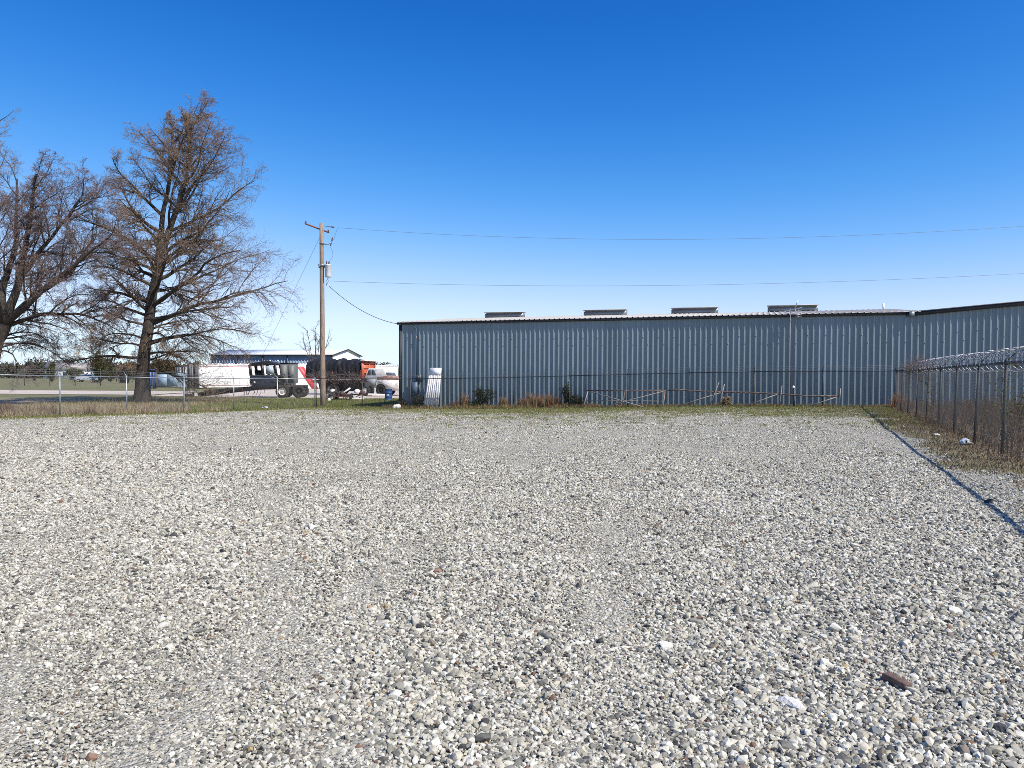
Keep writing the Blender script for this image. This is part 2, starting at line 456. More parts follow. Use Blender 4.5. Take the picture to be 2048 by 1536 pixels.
# break the border up with noise
ba = n.new('ShaderNodeMath'); ba.operation = 'ADD'
n5 = n.new('ShaderNodeTexNoise'); n5.inputs['Scale'].default_value = 9; n5.inputs['Detail'].default_value = 6; n5.inputs['Roughness'].default_value = .7
l.new(tc.outputs['Object'], n5.inputs['Vector'])
l.new(at.outputs['Fac'], ba.inputs[0]); l.new(n5.outputs['Fac'], ba.inputs[1])
br = n.new('ShaderNodeMapRange'); br.inputs['From Min'].default_value = .92; br.inputs['From Max'].default_value = 1.08
l.new(ba.outputs[0], br.inputs['Value'])
fin = n.new('ShaderNodeMix'); fin.data_type = 'RGBA'
l.new(br.outputs[0], fin.inputs[0]); l.new(dust.outputs['Result'], fin.inputs['A']); l.new(mt.outputs['Result'], fin.inputs['B'])
l.new(fin.outputs['Result'], b.inputs['Base Color'])
mh = n.new('ShaderNodeMath'); mh.operation = 'MULTIPLY_ADD'; mh.inputs[1].default_value = .45
l.new(v2.outputs['Distance'], mh.inputs[0]); l.new(v1.outputs['Distance'], mh.inputs[2])
bp = n.new('ShaderNodeBump'); bp.invert = True; bp.inputs['Strength'].default_value = .9; bp.inputs['Distance'].default_value = .016
l.new(mh.outputs[0], bp.inputs['Height']); l.new(bp.outputs[0], b.inputs['Normal'])

# ------------------------------------------------------------------ ground sheet
def axis(lo, hi, fine_lo, fine_hi, step, grow=1.25):
    a = list(np.arange(fine_lo, fine_hi + 1e-6, step))
    s, x = step, fine_hi
    while x < hi: s *= grow; x += s; a.append(x)
    s, x = step, fine_lo
    while x > lo: s *= grow; x -= s; a.insert(0, x)
    return np.array(a)
def lot_masks(x, y):
    db, dl, dr = dists(x, y)
    nz_ = fbm(x, y, 1.6, 21) - .5
    nb = fbm(x, y, 4.0, 31) - .5
    tb = 1 - sstep(.35, 1.15, db + 1.1 * nz_)
    tl = 1 - sstep(.25, 1.1, dl + 1.0 * nz_)
    tr_ = (1 - sstep(.4, 1.9, dr + 1.6 * nz_ + .9 * nb)) * (1 - .0 * y)
    thin = .60 * (1 - sstep(1.0, 13.0, db + 9 * nb + 3 * nz_)) * sstep(-6, 2, x) + .42 * (1 - sstep(.8, 6.0, db + 4 * nb)) * (1 - sstep(-6, 2, x))
    turf = np.maximum.reduce([tb, tl, tr_, thin])
    out = (db < 0) | (dl < 0) | (dr < 0)
    turf = np.where(out, 1.0, turf)
    dry = .25 + .9 * (fbm(x, y, 2.2, 41) - .35)
    dry = dry + .75 * (1 - sstep(-1.0, .9, dr)) + .35 * (1 - sstep(0, 2.0, dr))
    left_dry = sstep(-13.5, -17.5, x) * sstep(25, 30, y) * (1 - sstep(54, 60, y))
    dry = dry + .8 * left_dry
    dry = np.where((y > 62) & out, dry * .4 + .15, dry)
    return np.clip(turf, 0, 1), np.clip(dry, 0, 1)
xs = axis(-1500, 1500, -34, 30, .4); ys = axis(-60, 3200, -4, 66, .4)
GX, GY = np.meshgrid(xs, ys)
GZ = g(GX, GY)
nx, ny = len(xs), len(ys)
idx = np.arange(nx * ny).reshape(ny, nx)
F = np.stack([idx[:-1, :-1], idx[:-1, 1:], idx[1:, 1:], idx[1:, :-1]], -1).reshape(-1, 4)
turf, dry = lot_masks(GX, GY)
ground = new_mesh('ground', np.stack([GX, GY, GZ], -1), F, M['ground'], smooth=True,
                  attrs={'turf': ('FLOAT', turf), 'dry': ('FLOAT', dry)})
tag(ground, 'pale crushed stone lot edged with thin turf', 'ground', kind='structure')

def sheet(name, poly_fn, x0, x1, y0, y1, step, dz, material, label):
    """sheet that follows the ground inside poly_fn(x)->(ymin,ymax)"""
    xs_ = np.arange(x0, x1 + 1e-6, step); nv = 14
    P = []
    for x in xs_:
        a, b_ = poly_fn(x)
        for k in range(nv):
            y = a + (b_ - a) * k / (nv - 1); P.append((x, y, gz(x, y) + dz))
    nxx = len(xs_); i = np.arange(nxx * nv).reshape(nxx, nv)
    Fq = np.stack([i[:-1, :-1], i[1:, :-1], i[1:, 1:], i[:-1, 1:]], -1).reshape(-1, 4)
    o = new_mesh(name, np.array(P), Fq, material, smooth=True)
    return tag(o, label, name.replace('_', ' '), kind='structure')
def lot_edge(x):
    return (60.3 + .5 * math.sin(x * .35) + .4 * math.sin(x * 1.1) + 3.5 * float(sstep(-21, -27, x)), 108.0)
sheet('concrete_yard', lot_edge, -31, 14, 60, 108, .8, .03, M['concrete'], 'beige concrete yard under the parked trucks and trailers')
def road_edge(x):
    return (66.5 + .3 * math.sin(x * .2) + .05 * (-31 - x), 77.5 + .12 * (-31 - x))
sheet('road', road_edge, -140, -31.01, 60, 80, 2.0, .03, M['concrete'], 'pale road running left behind the bare trees')

# ------------------------------------------------------------------ gravel
def gravel():
    pts = []
    for (y0, y1, dens) in ((.9, 4.5, 4400), (4.5, 7, 3400), (7, 10, 2500), (10, 14, 1300), (14, 19, 700), (19, 26, 330), (26, 36, 150), (36, 46, 80)):
        xa = -(.74 * y1 + 1.6); xb = .74 * y1 + 1.6
        N = int((xb - xa) * (y1 - y0) * dens)
        c = 1 / math.sqrt(dens)
        gx = np.arange(xa, xb, c); gy = np.arange(y0, y1, c)
        X, Y = np.meshgrid(gx, gy); X = X.ravel(); Y = Y.ravel()
        X = X + rng.uniform(-.75, .75, len(X)) * c; Y = Y + rng.uniform(-.75, .75, len(Y)) * c
        k = np.abs(X) < .74 * Y + 1.6
        pts.append(np.stack([X[k], Y[k], np.full(k.sum(), c)], -1))
    P = np.concatenate(pts)
    x, y, c = P.T
    turf, dry = lot_masks(x, y)
    db, dl, dr = dists(x, y)
    coarse = .62 * fbm(x, y, 2.3, 51) + .34 * fbm(x, y, .8, 55) + .30 * sstep(-.2, .6, x / (y + .01)) * (1 - sstep(9, 16, y)) - .06     # coarser towards the lower right
    coarse = np.clip(coarse - .20 * tracks(x, y), .12, 1)
    keep = rng.random(len(x)) < np.clip(1.15 - 1.25 * turf, 0, 1)
    keep &= rng.random(len(x)) < .62 + .75 * coarse
    keep &= (db > -.3) & (dl > -.3) & (dr > -.6)
    x, y, c, coarse = x[keep], y[keep], c[keep], coarse[keep]
    n_ = len(x)
    s = np.exp(rng.normal(0, .34, n_)) * (.0028 + .0080 * coarse) * (1 + .017 * y)
    s = np.minimum(s, .030 + .0004 * y)
    bigk = rng.random(n_) < .006
    s = np.where(bigk, s * 1.5, s)
    scl = np.stack([s * rng.uniform(.9, 1.6, n_), s * rng.uniform(.75, 1.15, n_), s * rng.uniform(.4, .85, n_)], -1)
    rot = np.stack([rng.normal(0, .48, n_), rng.normal(0, .48, n_), rng.uniform(0, 6.283, n_)], -1)
    z = g(x, y) + scl[:, 2] * rng.uniform(.0, 1.05, n_)
    o = new_mesh('gravel', np.stack([x, y, z], -1), [], None,
                 attrs={'scl': ('FLOAT_VECTOR', scl), 'rot': ('FLOAT_VECTOR', rot), 'pick': ('INT', rng.integers(0, 10, n_))})
    tag(o, 'loose crushed white and grey gravel covering the lot', 'gravel', kind='stuff')
    t = bpy.data.node_groups.new('gravel_scatter', 'GeometryNodeTree')
    t.interface.new_socket('Geometry', in_out='INPUT', socket_type='NodeSocketGeometry')
    t.interface.new_socket('Geometry', in_out='OUTPUT', socket_type='NodeSocketGeometry')
    N, L = t.nodes, t.links
    gi, go = N.new('NodeGroupInput'), N.new('NodeGroupOutput')
    jn = N.new('GeometryNodeJoinGeometry')
    for k in range(10):
        ico = N.new('GeometryNodeMeshIcoSphere'); ico.inputs['Radius'].default_value = 1; ico.inputs['Subdivisions'].default_value = 2
        rv = N.new('FunctionNodeRandomValue'); rv.data_type = 'FLOAT_VECTOR'
        rv.inputs[0].default_value = (-.42, -.42, -.42); rv.inputs[1].default_value = (.42, .42, .42)
        for sck in rv.inputs:
            if sck.name == 'Seed': sck.default_value = k * 7 + 1
        sp = N.new('GeometryNodeSetPosition'); L.new(ico.outputs[0], sp.inputs['Geometry']); L.new(rv.outputs[0], sp.inputs['Offset'])
        ch = N.new('GeometryNodeConvexHull'); L.new(sp.outputs[0], ch.inputs[0])
        ss = N.new('GeometryNodeSetShadeSmooth'); ss.inputs['Shade Smooth'].default_value = False; L.new(ch.outputs[0], ss.inputs[0])
        sm = N.new('GeometryNodeSetMaterial'); sm.inputs['Material'].default_value = M['gravel_stone']; L.new(ss.outputs[0], sm.inputs[0])
        gt = N.new('GeometryNodeGeometryToInstance'); L.new(sm.outputs[0], gt.inputs[0])
        L.new(gt.outputs[0], jn.inputs[0])
    ip = N.new('GeometryNodeInstanceOnPoints')
    ip.inputs['Pick Instance'].default_value = True
    def na(nm, ty):
        a = N.new('GeometryNodeInputNamedAttribute'); a.data_type = ty; a.inputs[0].default_value = nm; return a.outputs[0]
    L.new(gi.outputs[0], ip.inputs['Points']); L.new(jn.outputs[0], ip.inputs['Instance'])
    L.new(na('pick', 'INT'), ip.inputs['Instance Index']); L.new(na('scl', 'FLOAT_VECTOR'), ip.inputs['Scale'])
    e2r = N.new('FunctionNodeEulerToRotation'); L.new(na('rot', 'FLOAT_VECTOR'), e2r.inputs[0]); L.new(e2r.outputs[0], ip.inputs['Rotation'])
    L.new(ip.outputs[0], go.inputs[0])
    md = o.modifiers.new('scatter', 'NODES'); md.node_group = t
    print('GRAVEL', n_)
gravel()

# ------------------------------------------------------------------ metal building
WC = np.array([-6.9, 46.5]); WU = np.array([.947, -.321])
RZ_B = math.atan2(-.321, .947)
def wall_s(px):
    """distance along the wall at photograph column px"""
    k = (px - W0 / 2) / FPX
    return (k * WC[1] - WC[0]) / (WU[0] - k * WU[1])
RIB, PW = .284, .852
PROFILE = []
for r_ in range(3):
    c = RIB * (r_ + .5)
    PROFILE += [(c - RIB / 2, 0), (c - .125, 0), (c - .119, -.006), (c - .103, -.006), (c - .097, 0), (c - .062, 0), (c - .012, -.060), (c + .012, -.060), (c + .062, 0),
                (c + .097, 0), (c + .103, -.006), (c + .119, -.006), (c + .125, 0)]
PROFILE.append((PW, 0))
def siding_mesh(name, top0, top1, mtl, parent, loc):
    z0 = -.8
    V, Fq = [], []
    for i, (x, y) in enumerate(PROFILE):
        t = top0 + (top1 - top0) * x / PW
        V += [(x, y, z0), (x, y, t)]
        if i: Fq.append((2 * i - 2, 2 * i, 2 * i + 1, 2 * i - 1))
    for rx, dz in ((1.5, 1.02), (2.5, 1.42)):
        c = MB(); c.box((RIB * rx + .045, -.058, min(top0, top1) - dz), (.035, .035, .04)); k = len(V)  # small blocks added on the ribs to cast notch shadows
        V += c.v; Fq += [tuple(i + k for i in f) for f in c.f]
    o = new_mesh(name, np.array(V), Fq, mtl, parent); o.location = loc
    return o
EAVE = 4.66
bld = thing('metal_building', (WC[0], WC[1], 0), RZ_B, 'long low blue grey ribbed metal building with dark eave trim behind the back fence', 'building')
WING_S = wall_s(1815)
n_pan = int(round(WING_S / PW)); WING_S = n_pan * PW
p0 = siding_mesh('siding_panel', EAVE, EAVE, M['siding'], bld, (0, 0, 0))
for i in range(1, n_pan): instance(p0, bld, (i * PW, .0015 * (i % 2), 0))
DEPTH = 18.0
mb = MB(); mb.box((WING_S / 2, .05 + DEPTH / 2, 1.9), (WING_S, DEPTH - .02, EAVE + .8 - .12 + .06)); mb.build('wall_core', M['siding'], bld)
mb = MB(); mb.box((-.015, -.01, 1.9), (.16, .12, 5.4)); mb.build('corner_trim', M['trim_dark'], bld)
mb = MB(); mb.box((WING_S / 2 - .05, -.085, EAVE + .015), (WING_S + .3, .17, .13)); mb.build('eave_trim', M['trim_dark'], bld)
SL = .095; RUN = DEPTH / 2
def roof_panel(name, mtl, parent):
    V, Fq = [], []
    prof = []
    for r_ in range(3):
        c = .3 * (r_ + .5)
        prof += [(c - .15, 0), (c - .045, 0), (c - .02, .04), (c + .02, .04), (c + .045, 0)]
    prof.append((.9, 0))
    for i, (x, z) in enumerate(prof):
        V += [(x, -.205, z + .10), (x, RUN, z + .10 + SL * (RUN + .15)), (x, -.205, z + .075)]
        if i:
            a, b_ = 3 * i - 3, 3 * i
            Fq += [(a, b_, b_ + 1, a + 1), (a + 2, b_ + 2, b_, a)]
    return new_mesh(name, np.array(V), Fq, mtl, parent)
nr = int(math.ceil((WING_S + .3) / .9))
rp = roof_panel('roof_panel', M['roof_metal'], bld); rp.location = (-.15, 0, EAVE)
for i in range(1, nr): instance(rp, bld, (-.15 + i * .9, 0, EAVE + .0012 * (i % 2)))
mb = MB(); mb.prism([(-.1, 0), (WING_S, 0), (WING_S, .1), (-.1, .1)], RUN, DEPTH + .2)
o = mb.build('rear_roof', M['roof_metal'], bld); o.location = (0, 0, EAVE + .10 + SL * RUN - .1); 
RIDGE = EAVE + .10 + SL * (RUN + .15)
def ridge_s(px):
    k = (px - W0 / 2) / FPX
    oy = WC + np.array([.321, .947]) * RUN
    return (k * oy[1] - oy[0]) / (WU[0] - k * WU[1])
for a, b_ in ((972, 1047), (1168, 1252), (1342, 1434), (1533, 1633)):
    s0, s1 = ridge_s(a), ridge_s(b_)
    e = MB(); e.box(((s0 + s1) / 2, RUN, RIDGE + .13), (s1 - s0, .5, .30))
    vo = e.build('ridge_vent', M['vent_metal'], bld)
    e = MB(); e.prism([(-(s1 - s0) / 2 - .03, 0), ((s1 - s0) / 2 + .03, 0), ((s1 - s0) / 2 + .03, .03), (-(s1 - s0) / 2 - .03, .03)], -.42, .42)
    e.box((0, 0, -.03), (s1 - s0 - .1, .3, .07))
    co = e.build('vent_cap', M['roof_metal'], vo); co.location = ((s0 + s1) / 2, RUN, RIDGE + .355)
e = MB(); e.tube([(ridge_s(1761), RUN - .6, RIDGE - .1), (ridge_s(1761), RUN - .6, RIDGE + .32)], .06, 10); e.build('vent_pipe', M['plain_white'], bld)
# electrics on the wall, left end
sb = wall_s(829)
e = MB(); e.box((sb + .05, -.14, .62), (.52, .2, .95)); eb = e.build('electrical_box', M['box_blue'], bld, bevel=.012)
e = MB(); e.box((sb + .05, -.245, .64), (.46, .012, .86)); e.build('box_door', M['box_blue'], eb)
sm_ = wall_s(841)
e = MB(); e.box((sm_ - .05, -.12, 1.32), (.3, .16, .42)); e.lathe((sm_ - .05, -.2, 1.36), (0, -1, 0), [(.10, 0), (.10, .09), (.06, .12), (0, .125)], 16); e.build('electric_meter', M['meter_dark'], bld)
sc_ = wall_s(834)
e = MB(); e.tube([(sc_, -.085, 1.5), (sc_, -.085, EAVE - .45), (sc_ - .03, -.10, EAVE - .25), (sc_ - .1, -.16, EAVE - .22), (sc_ - .12, -.2, EAVE - .3)], .03, 8); e.build('conduit', M['box_blue'], bld)
e = MB(); e.tube([(sc_ + .05, -.10, EAVE - .85), (sc_ + .03, -.18, EAVE - .8), (sc_ + .05, -.16, EAVE - 1.0)], .03, 6); e.build('conduit_clamp', M['pipe_grey'], bld)
MATS['screws'] = M['vent_metal']

# taller wing on the right: gable end in the same plane, roof edge rising to the right
wing = thing('metal_building', (WC[0] + WU[0] * WING_S, WC[1] + WU[1] * WING_S, 0), RZ_B, 'taller ribbed metal building at the right with roof edge rising to the right', 'building')
SW, E0 = .083, 4.60
nw = 24
for i in range(nw):
    t0, t1 = E0 + SW * i * PW, E0 + SW * (i + 1) * PW
    if i >= nw // 2: t0, t1 = E0 + SW * (nw - i) * PW, E0 + SW * (nw - i - 1) * PW
    siding_mesh('siding_panel', t0, t1, M['siding'], wing, (i * PW, .0015 * (i % 2) - .004, 0))
LW = nw * PW; PK = E0 + SW * LW / 2
e = MB(); e.prism([(0.02, -.8), (LW, -.8), (LW, E0 - .05), (LW / 2, PK - .05), (0.02, E0 - .05)], .05, 20); e.build('wall_core', M['siding'], wing)
for sx, nm in ((0, 'rake_trim'), (1, 'rake_trim')):
    e = MB()
    A, Bp = ((0, E0), (LW / 2, PK)) if sx == 0 else ((LW / 2, PK), (LW, E0))
    e.prism([(A[0], A[1] - .06), (Bp[0], Bp[1] - .06), (Bp[0], Bp[1] + .12), (A[0], A[1] + .12)], -.17, .0)
    e.build(nm, M['trim_dark'], wing)
    e = MB(); e.prism([(A[0], A[1] + .124), (Bp[0], Bp[1] + .124), (Bp[0], Bp[1] + .16), (A[0], A[1] + .16)], -.20, 20)
    e.build('roof', M['roof_metal'], wing)
e = MB(); e.box((.12, -.19, E0 + .02), (.24, .16, .22)); e.build('gutter_box', M['siding'], wing)

# ------------------------------------------------------------------ chain link fences
FH = 1.83
def link_mesh(name, L, H, dark, sp=.0707, r=.0016):
    V, Fq = [], []
    def seg(a, b_):
        a, b_ = Vector(a), Vector(b_); d = (b_ - a).normalized(); u = Vector((0, 1, 0)); w = d.cross(u)
        o = len(V)
        for p in (a, b_):
            for k in range(3):
                an = 2.0944 * k
                V.append(p + (u * math.cos(an) + w * math.sin(an)) * r)
        for k in range(3): Fq.append((o + k, o + (k + 1) % 3, o + 3 + (k + 1) % 3, o + 3 + k))
    nmax = int((L + H) / sp) + 1
    for i in range(nmax):
        c = i * sp
        # x + z = c and x - z = c - H
        x0, x1 = max(0, c - H), min(L, c)
        if x1 > x0 + .01:
            seg((x0, -.003, c - x0), (x1, -.003, c - x1))
            seg((x0, .003, H - (c - x0)), (x1, .003, H - (c - x1)))
    me = new_mesh(name, np.array([tuple(v) for v in V]), Fq, M['wire_dark' if dark else 'wire'])
    return me
def fence(name, pts, label, lotside, lean=0.0, dark=False, arm_lean=.25, wires=True, arm_in=1, rail_r=.021, bent=None):
    """pts: post positions (plan). lotside: unit vector towards the lot"""
    pm = M['galv_dark'] if dark else M['galv']
    base = pts[0]
    root = thing(name, (base[0], base[1], gz(*base)), 0, label, 'fence')
    def loc(p, z): return Vector((p[0] - base[0], p[1] - base[1], z - gz(*base)))
    out = Vector((-lotside[0], -lotside[1], 0))
    L = float(np.linalg.norm(np.array(pts[1]) - np.array(pts[0])))
    bay0 = None
    tops = []
    for i, p in enumerate(pts):
        zg = gz(*p)
        li = lean + random.uniform(-.012, .012)
        a = loc(p, zg - .15); t = loc(p, zg + FH) + out * (li * FH)
        tops.append(t)
        e = MB(); e.tube([a, t], .034 if not dark else .032, 10); po = e.build('post', pm, root, smooth=False)
        e = MB(); e.lathe(t, (0, 0, 1), [(.042, -.05), (.042, .02), (.025, .05), (0, .06)], 10); e.build('post_cap', pm, po)
        k = arm_in
        tip = t + out * (.24 * k) + Vector((0, 0, .27))
        if bent and i in bent: tip = t + Vector((bent[i] * .15, 0, .30)) + out * .1
        e = MB(); e.tube([t + Vector((0, 0, .01)), tip], .013, 6); e.build('barb_arm', pm, po)
    for i in range(len(pts) - 1):
        a, b_ = tops[i], tops[i + 1]
        e = MB(); e.tube([a + Vector((0, 0, -.02)), b_ + Vector((0, 0, -.02))], rail_r, 8); e.build('top_rail', pm, root)
        d = b_ - a
        if bay0 is None:
            bay0 = link_mesh('wire_mesh', L, FH - .08, dark, r=.0013 if dark else .0016)
            bay0.parent = root; mo = bay0
        else: mo = instance(bay0, root, name='wire_mesh')
        mo.location = a + Vector((0, 0, -FH + .04)) - out * (lean * FH)
        mo.rotation_euler = (0, -math.atan2(d.z, math.hypot(d.x, d.y)), math.atan2(d.y, d.x))
        mo.rotation_mode = 'XYZ'
        mo.scale = (d.length / L, 1, 1)
    if wires:
        for j in range(3):
            f = (j + 1) / 3.05
            path = []
            for i, t in enumerate(tops):
                q = t + (out * (.24 * arm_in) + Vector((0, 0, .27))) * f
                path.append(q)
                if i < len(tops) - 1:
                    q2 = tops[i + 1] + (out * (.24 * arm_in) + Vector((0, 0, .27))) * f
                    path.append((q + q2) / 2 + Vector((0, 0, -.03 - .02 * random.random())))
            e = MB(); e.tube(path, .0035, 4)
            for s_, q in enumerate(path[:-1]):
                for m_ in range(10):
                    w = q.lerp(path[s_ + 1], (m_ + .5) / 10)
                    e.tube([w + Vector((-.015, 0, -.025)), w + Vector((.015, 0, .025))], .003, 3)
            e.build('barbed_wire', M['wire'], root)
    return root, tops, loc
spB = np.linalg.norm(B0 - B1) / 10
back_pts = [tuple(B0 - UB * spB * i) for i in range(11)]
fence('chain_link_fence', back_pts, 'grey chain link fence running along the front of the metal building', NB, 0.0, True, arm_in=-.55, bent={8: .9, 7: .5, 6: -.4})
spL = np.linalg.norm(L1 - B1) / 5
left_pts = [tuple(B1 + UL * spL * i + (UL * .12 if i == 0 else 0)) for i in range(8)]
fence('chain_link_fence', left_pts, 'galvanised chain link fence in front of the bare trees at left', NL, 0.0, False)
spR = 2.93
right_pts = [tuple(B0 - UR * (spR * i + (.15 if i == 0 else 0))) for i in range(14)]
rf, rtops, rloc = fence('chain_link_fence', right_pts, 'leaning chain link fence topped with a razor wire coil at right', NR, .035, True, arm_in=1, wires=True, rail_r=.03)
# razor wire coil, hung outside the top of the right fence
outR = Vector((-NR[0], -NR[1], 0)); alR = Vector((-UR[0], -UR[1], 0))
def coil(t0, t1, rad, pitch, off, zo, seed):
    rr = random.Random(seed)
    a = rtops[0] + (rtops[-1] - rtops[0]) * t0; b_ = rtops[0] + (rtops[-1] - rtops[0]) * t1
    L = (b_ - a).length; turns = int(L / pitch); K = turns * 18
    V, Fq = [], []
    for i in range(K + 1):
        t = i / K; an = 2 * math.pi * turns * t
        c = a.lerp(b_, t) + outR * off + Vector((0, 0, zo + .02 * math.sin(9 * t)))
        rj = rad * (1 + .06 * math.sin(an * .37 + seed))
        rd = outR * math.cos(an) + Vector((0, 0, 1)) * math.sin(an)
        p = c + rd * rj + alR * (.05 * math.sin(an))
        w = .010 if i % 3 else .003
        V += [p + rd * w, p - rd * w, p + alR * .004]
        if i:
            o_ = 3 * i - 3
            Fq += [(o_, o_ + 3, o_ + 4, o_ + 1), (o_ + 1, o_ + 4, o_ + 5, o_ + 2), (o_ + 2, o_ + 5, o_ + 3, o_)]
    return new_mesh('razor_coil', np.array([tuple(v) for v in V]), Fq, M['razor'], rf)
coil(.18, 1.0, .24, .50, .20, .06, 1)

# ------------------------------------------------------------------ batched tubes, trees
def tubes(P, Rr, S):
    """P (N,K,3), Rr (N,K) -> verts, quads"""
    N, K = P.shape[:2]
    T = np.gradient(P, axis=1); T /= np.linalg.norm(T, axis=2, keepdims=True) + 1e-9
    ref = np.where(np.abs(T[:, :1, 2:3]) < .9, np.array([0, 0, 1.0]), np.array([1.0, 0, 0]))
    U = np.cross(T, np.broadcast_to(ref, T.shape)); U /= np.linalg.norm(U, axis=2, keepdims=True) + 1e-9
    Wv = np.cross(T, U)
    an = np.arange(S) * 2 * np.pi / S
    V = P[:, :, None] + Rr[:, :, None, None] * (U[:, :, None] * np.cos(an)[None, None, :, None] + Wv[:, :, None] * np.sin(an)[None, None, :, None])
    i = np.arange(N * K * S).reshape(N, K, S)
    a = i[:, :-1]; b_ = i[:, 1:]
    Fq = np.stack([a, np.roll(a, -1, 2), np.roll(b_, -1, 2), b_], -1).reshape(-1, 4)
    return V.reshape(-1, 3), Fq
def merge(parts):
    V, Fs, o = [], [], 0
    for v, f in parts:
        V.append(v); Fs.append(f + o); o += len(v)
    return np.concatenate(V), Fs
def unit(a): return a / (np.linalg.norm(a, axis=-1, keepdims=True) + 1e-9)
def sweep(start, d, length, K, wander, up, r):
    """integrate paths; start (N,3) d (N,3) length (N,), up scalar or (K,)"""
    N = len(start); P = np.zeros((N, K, 3)); P[:, 0] = start; d = unit(d)
    ups = np.broadcast_to(up, (K,)) if np.ndim(up) < 2 else up
    for k in range(1, K):
        d = unit(d + r.normal(0, wander, (N, 3)) + np.array([0, 0, 1.0]) * ups[k])
        P[:, k] = P[:, k - 1] + d * (length / (K - 1))[:, None]
    return P
def grow(P, Rr, Lp, M_, t0, t1, ang, frac, K, wander, up, rr, rmin, r, flat=0.0, tip_pow=1.0, short=.55):
    N, Kp = P.shape[:2]
    t = t0 + (t1 - t0) * (np.arange(M_)[None, :] + r.random((N, M_))) / M_
    f = t * (Kp - 1); i = np.minimum(f.astype(int), Kp - 2); fr = (f - i)[..., None]
    n_ = np.arange(N)[:, None]
    st = P[n_, i] * (1 - fr) + P[n_, i + 1] * fr
    tg = unit(P[n_, i + 1] - P[n_, i])
    rs = Rr[n_, i] * (1 - fr[..., 0]) + Rr[n_, i + 1] * fr[..., 0]
    v = r.normal(0, 1, tg.shape); v[..., 2] *= (1 - flat)
    v = unit(v - tg * (v * tg).sum(-1, keepdims=True))
    a = ang * r.uniform(.7, 1.3, t.shape)
    d = tg * np.cos(a)[..., None] + v * np.sin(a)[..., None]
    L = (Lp[:, None] * frac * (1 - short * t) * r.uniform(.65, 1.35, t.shape)).ravel()
    r0 = np.maximum(np.minimum(rs.ravel() * rr, .9 * rs.ravel()), rmin)
    Q = sweep(st.reshape(-1, 3), d.reshape(-1, 3), L, K, wander, up, r)
    tp = (1 - .72 * np.linspace(0, 1, K) ** tip_pow)
    return Q, r0[:, None] * tp[None, :], L
def buds(P, n_per, size, r, spread=.03):
    """small three-cornered bud clusters along the outer ends"""
    N = len(P)
    t = r.uniform(.35, 1.0, (N, n_per))
    a, b_ = P[:, -2][:, None], P[:, -1][:, None]
    c = (a + (b_ - a) * t[..., None]).reshape(-1, 3) + r.normal(0, spread, (N * n_per, 3))
    u = unit(r.normal(0, 1, c.shape)); w = unit(np.cross(u, r.normal(0, 1, c.shape)))
    s = size * r.uniform(.6, 1.4, (len(c), 1))
    V = np.stack([c - u * s, c + u * s * .6 + w * s * .7, c + u * s * .6 - w * s * .7], 1).reshape(-1, 3)
    return V, np.arange(len(V)).reshape(-1, 3)
def rough_trunk(P, Rr, S, r):
    V, Fq = tubes(P, Rr, S)
    K = P.shape[1]
    return V, Fq

def limb_tree(name, base, leaders, limbs, seed, label, bark, twig, bud, counts, budn, rbase, droop, twig_r=.0055, flare=1.35, bud_size=.024, thin=2.0, t_in=.10):
    """leaders: list of (polyline pts rel. base, r0, r1); limbs: list of (start, dir, length, r0, ups)"""
    r = np.random.default_rng(seed)
    root = thing(name, base, 0, label, 'tree')
    parts = []
    K = 16
    lead = []
    for pts, r0, r1 in leaders:
        pts = np.array(pts, float)
        s = np.concatenate([[0], np.cumsum(np.linalg.norm(np.diff(pts, axis=0), axis=1))]); s /= s[-1]
        t = np.linspace(0, 1, K)
        P = np.stack([np.interp(t, s, pts[:, k]) for k in range(3)], -1)
        P[1:-1] += r.normal(0, .05, (K - 2, 3))
        for _ in range(1): P[1:-1] = .25 * P[:-2] + .5 * P[1:-1] + .25 * P[2:]
        rad = r0 + (r1 - r0) * t ** .85
        if pts[0, 2] < .1: rad[0] *= flare; rad[1] *= 1 + (flare - 1) * .25
        lead.append((P[None], rad[None]))
        parts.append(tubes(P[None], rad[None], 12))
    trunkV, trunkF = merge(parts)
    new_mesh('trunk', trunkV, trunkF, bark, root, smooth=True)
    cr = []
    KL = 12
    LP = np.zeros((len(limbs), KL, 3)); LR = np.zeros((len(limbs), KL)); LL = np.zeros(len(limbs))
    for i, (st, d, ln, r0, ups) in enumerate(limbs):
        up = np.interp(np.linspace(0, 1, KL), np.linspace(0, 1, len(ups)), ups)
        LP[i] = sweep(np.array([st], float), np.array([d], float), np.array([ln], float), KL, .10, up, r)[0]
        LR[i] = r0 * (1 - .85 * np.linspace(0, 1, KL) ** .8); LL[i] = ln
    v = tubes(LP, LR, 7)
    lo = new_mesh('limbs', v[0], v[1], bark, root, smooth=True)
    # leaders also carry branches near their tops
    c1, c2, c3 = counts
    Q1, R1, L1_ = grow(LP, LR, LL, c1, t_in, .98, .75, .48, 8, .12, droop[0], .55, .012, r, flat=.25)
    kp = r.random(len(Q1)) < np.clip(np.repeat(LL, c1) / thin, .22, 1)
    Q1, R1, L1_ = Q1[kp], R1[kp], L1_[kp]
    Q2, R2, L2_ = grow(Q1, R1, L1_, c2, .10, 1.0, .72, .50, 5, .13, droop[1], .6, .008, r)
    Q3, R3, L3_ = grow(Q2, R2, L2_, c3, .12, 1.0, .62, .62, 3, .16, droop[2], .7, twig_r, r, short=.35)
    crown = [tubes(Q1, R1, 5), tubes(Q2, R2, 4), tubes(Q3, R3, 3)]
    V, Fs = merge(crown)
    co = new_mesh('crown', V, Fs, twig, root)
    if budn:
        bv = [buds(Q3, budn, bud_size, r), buds(Q2, 2, bud_size, r)]
        V, Fs = merge(bv)
        new_mesh('buds', V, Fs, bud, co)
    print('TREE', len(Q1), len(Q2), len(Q3))
    return root

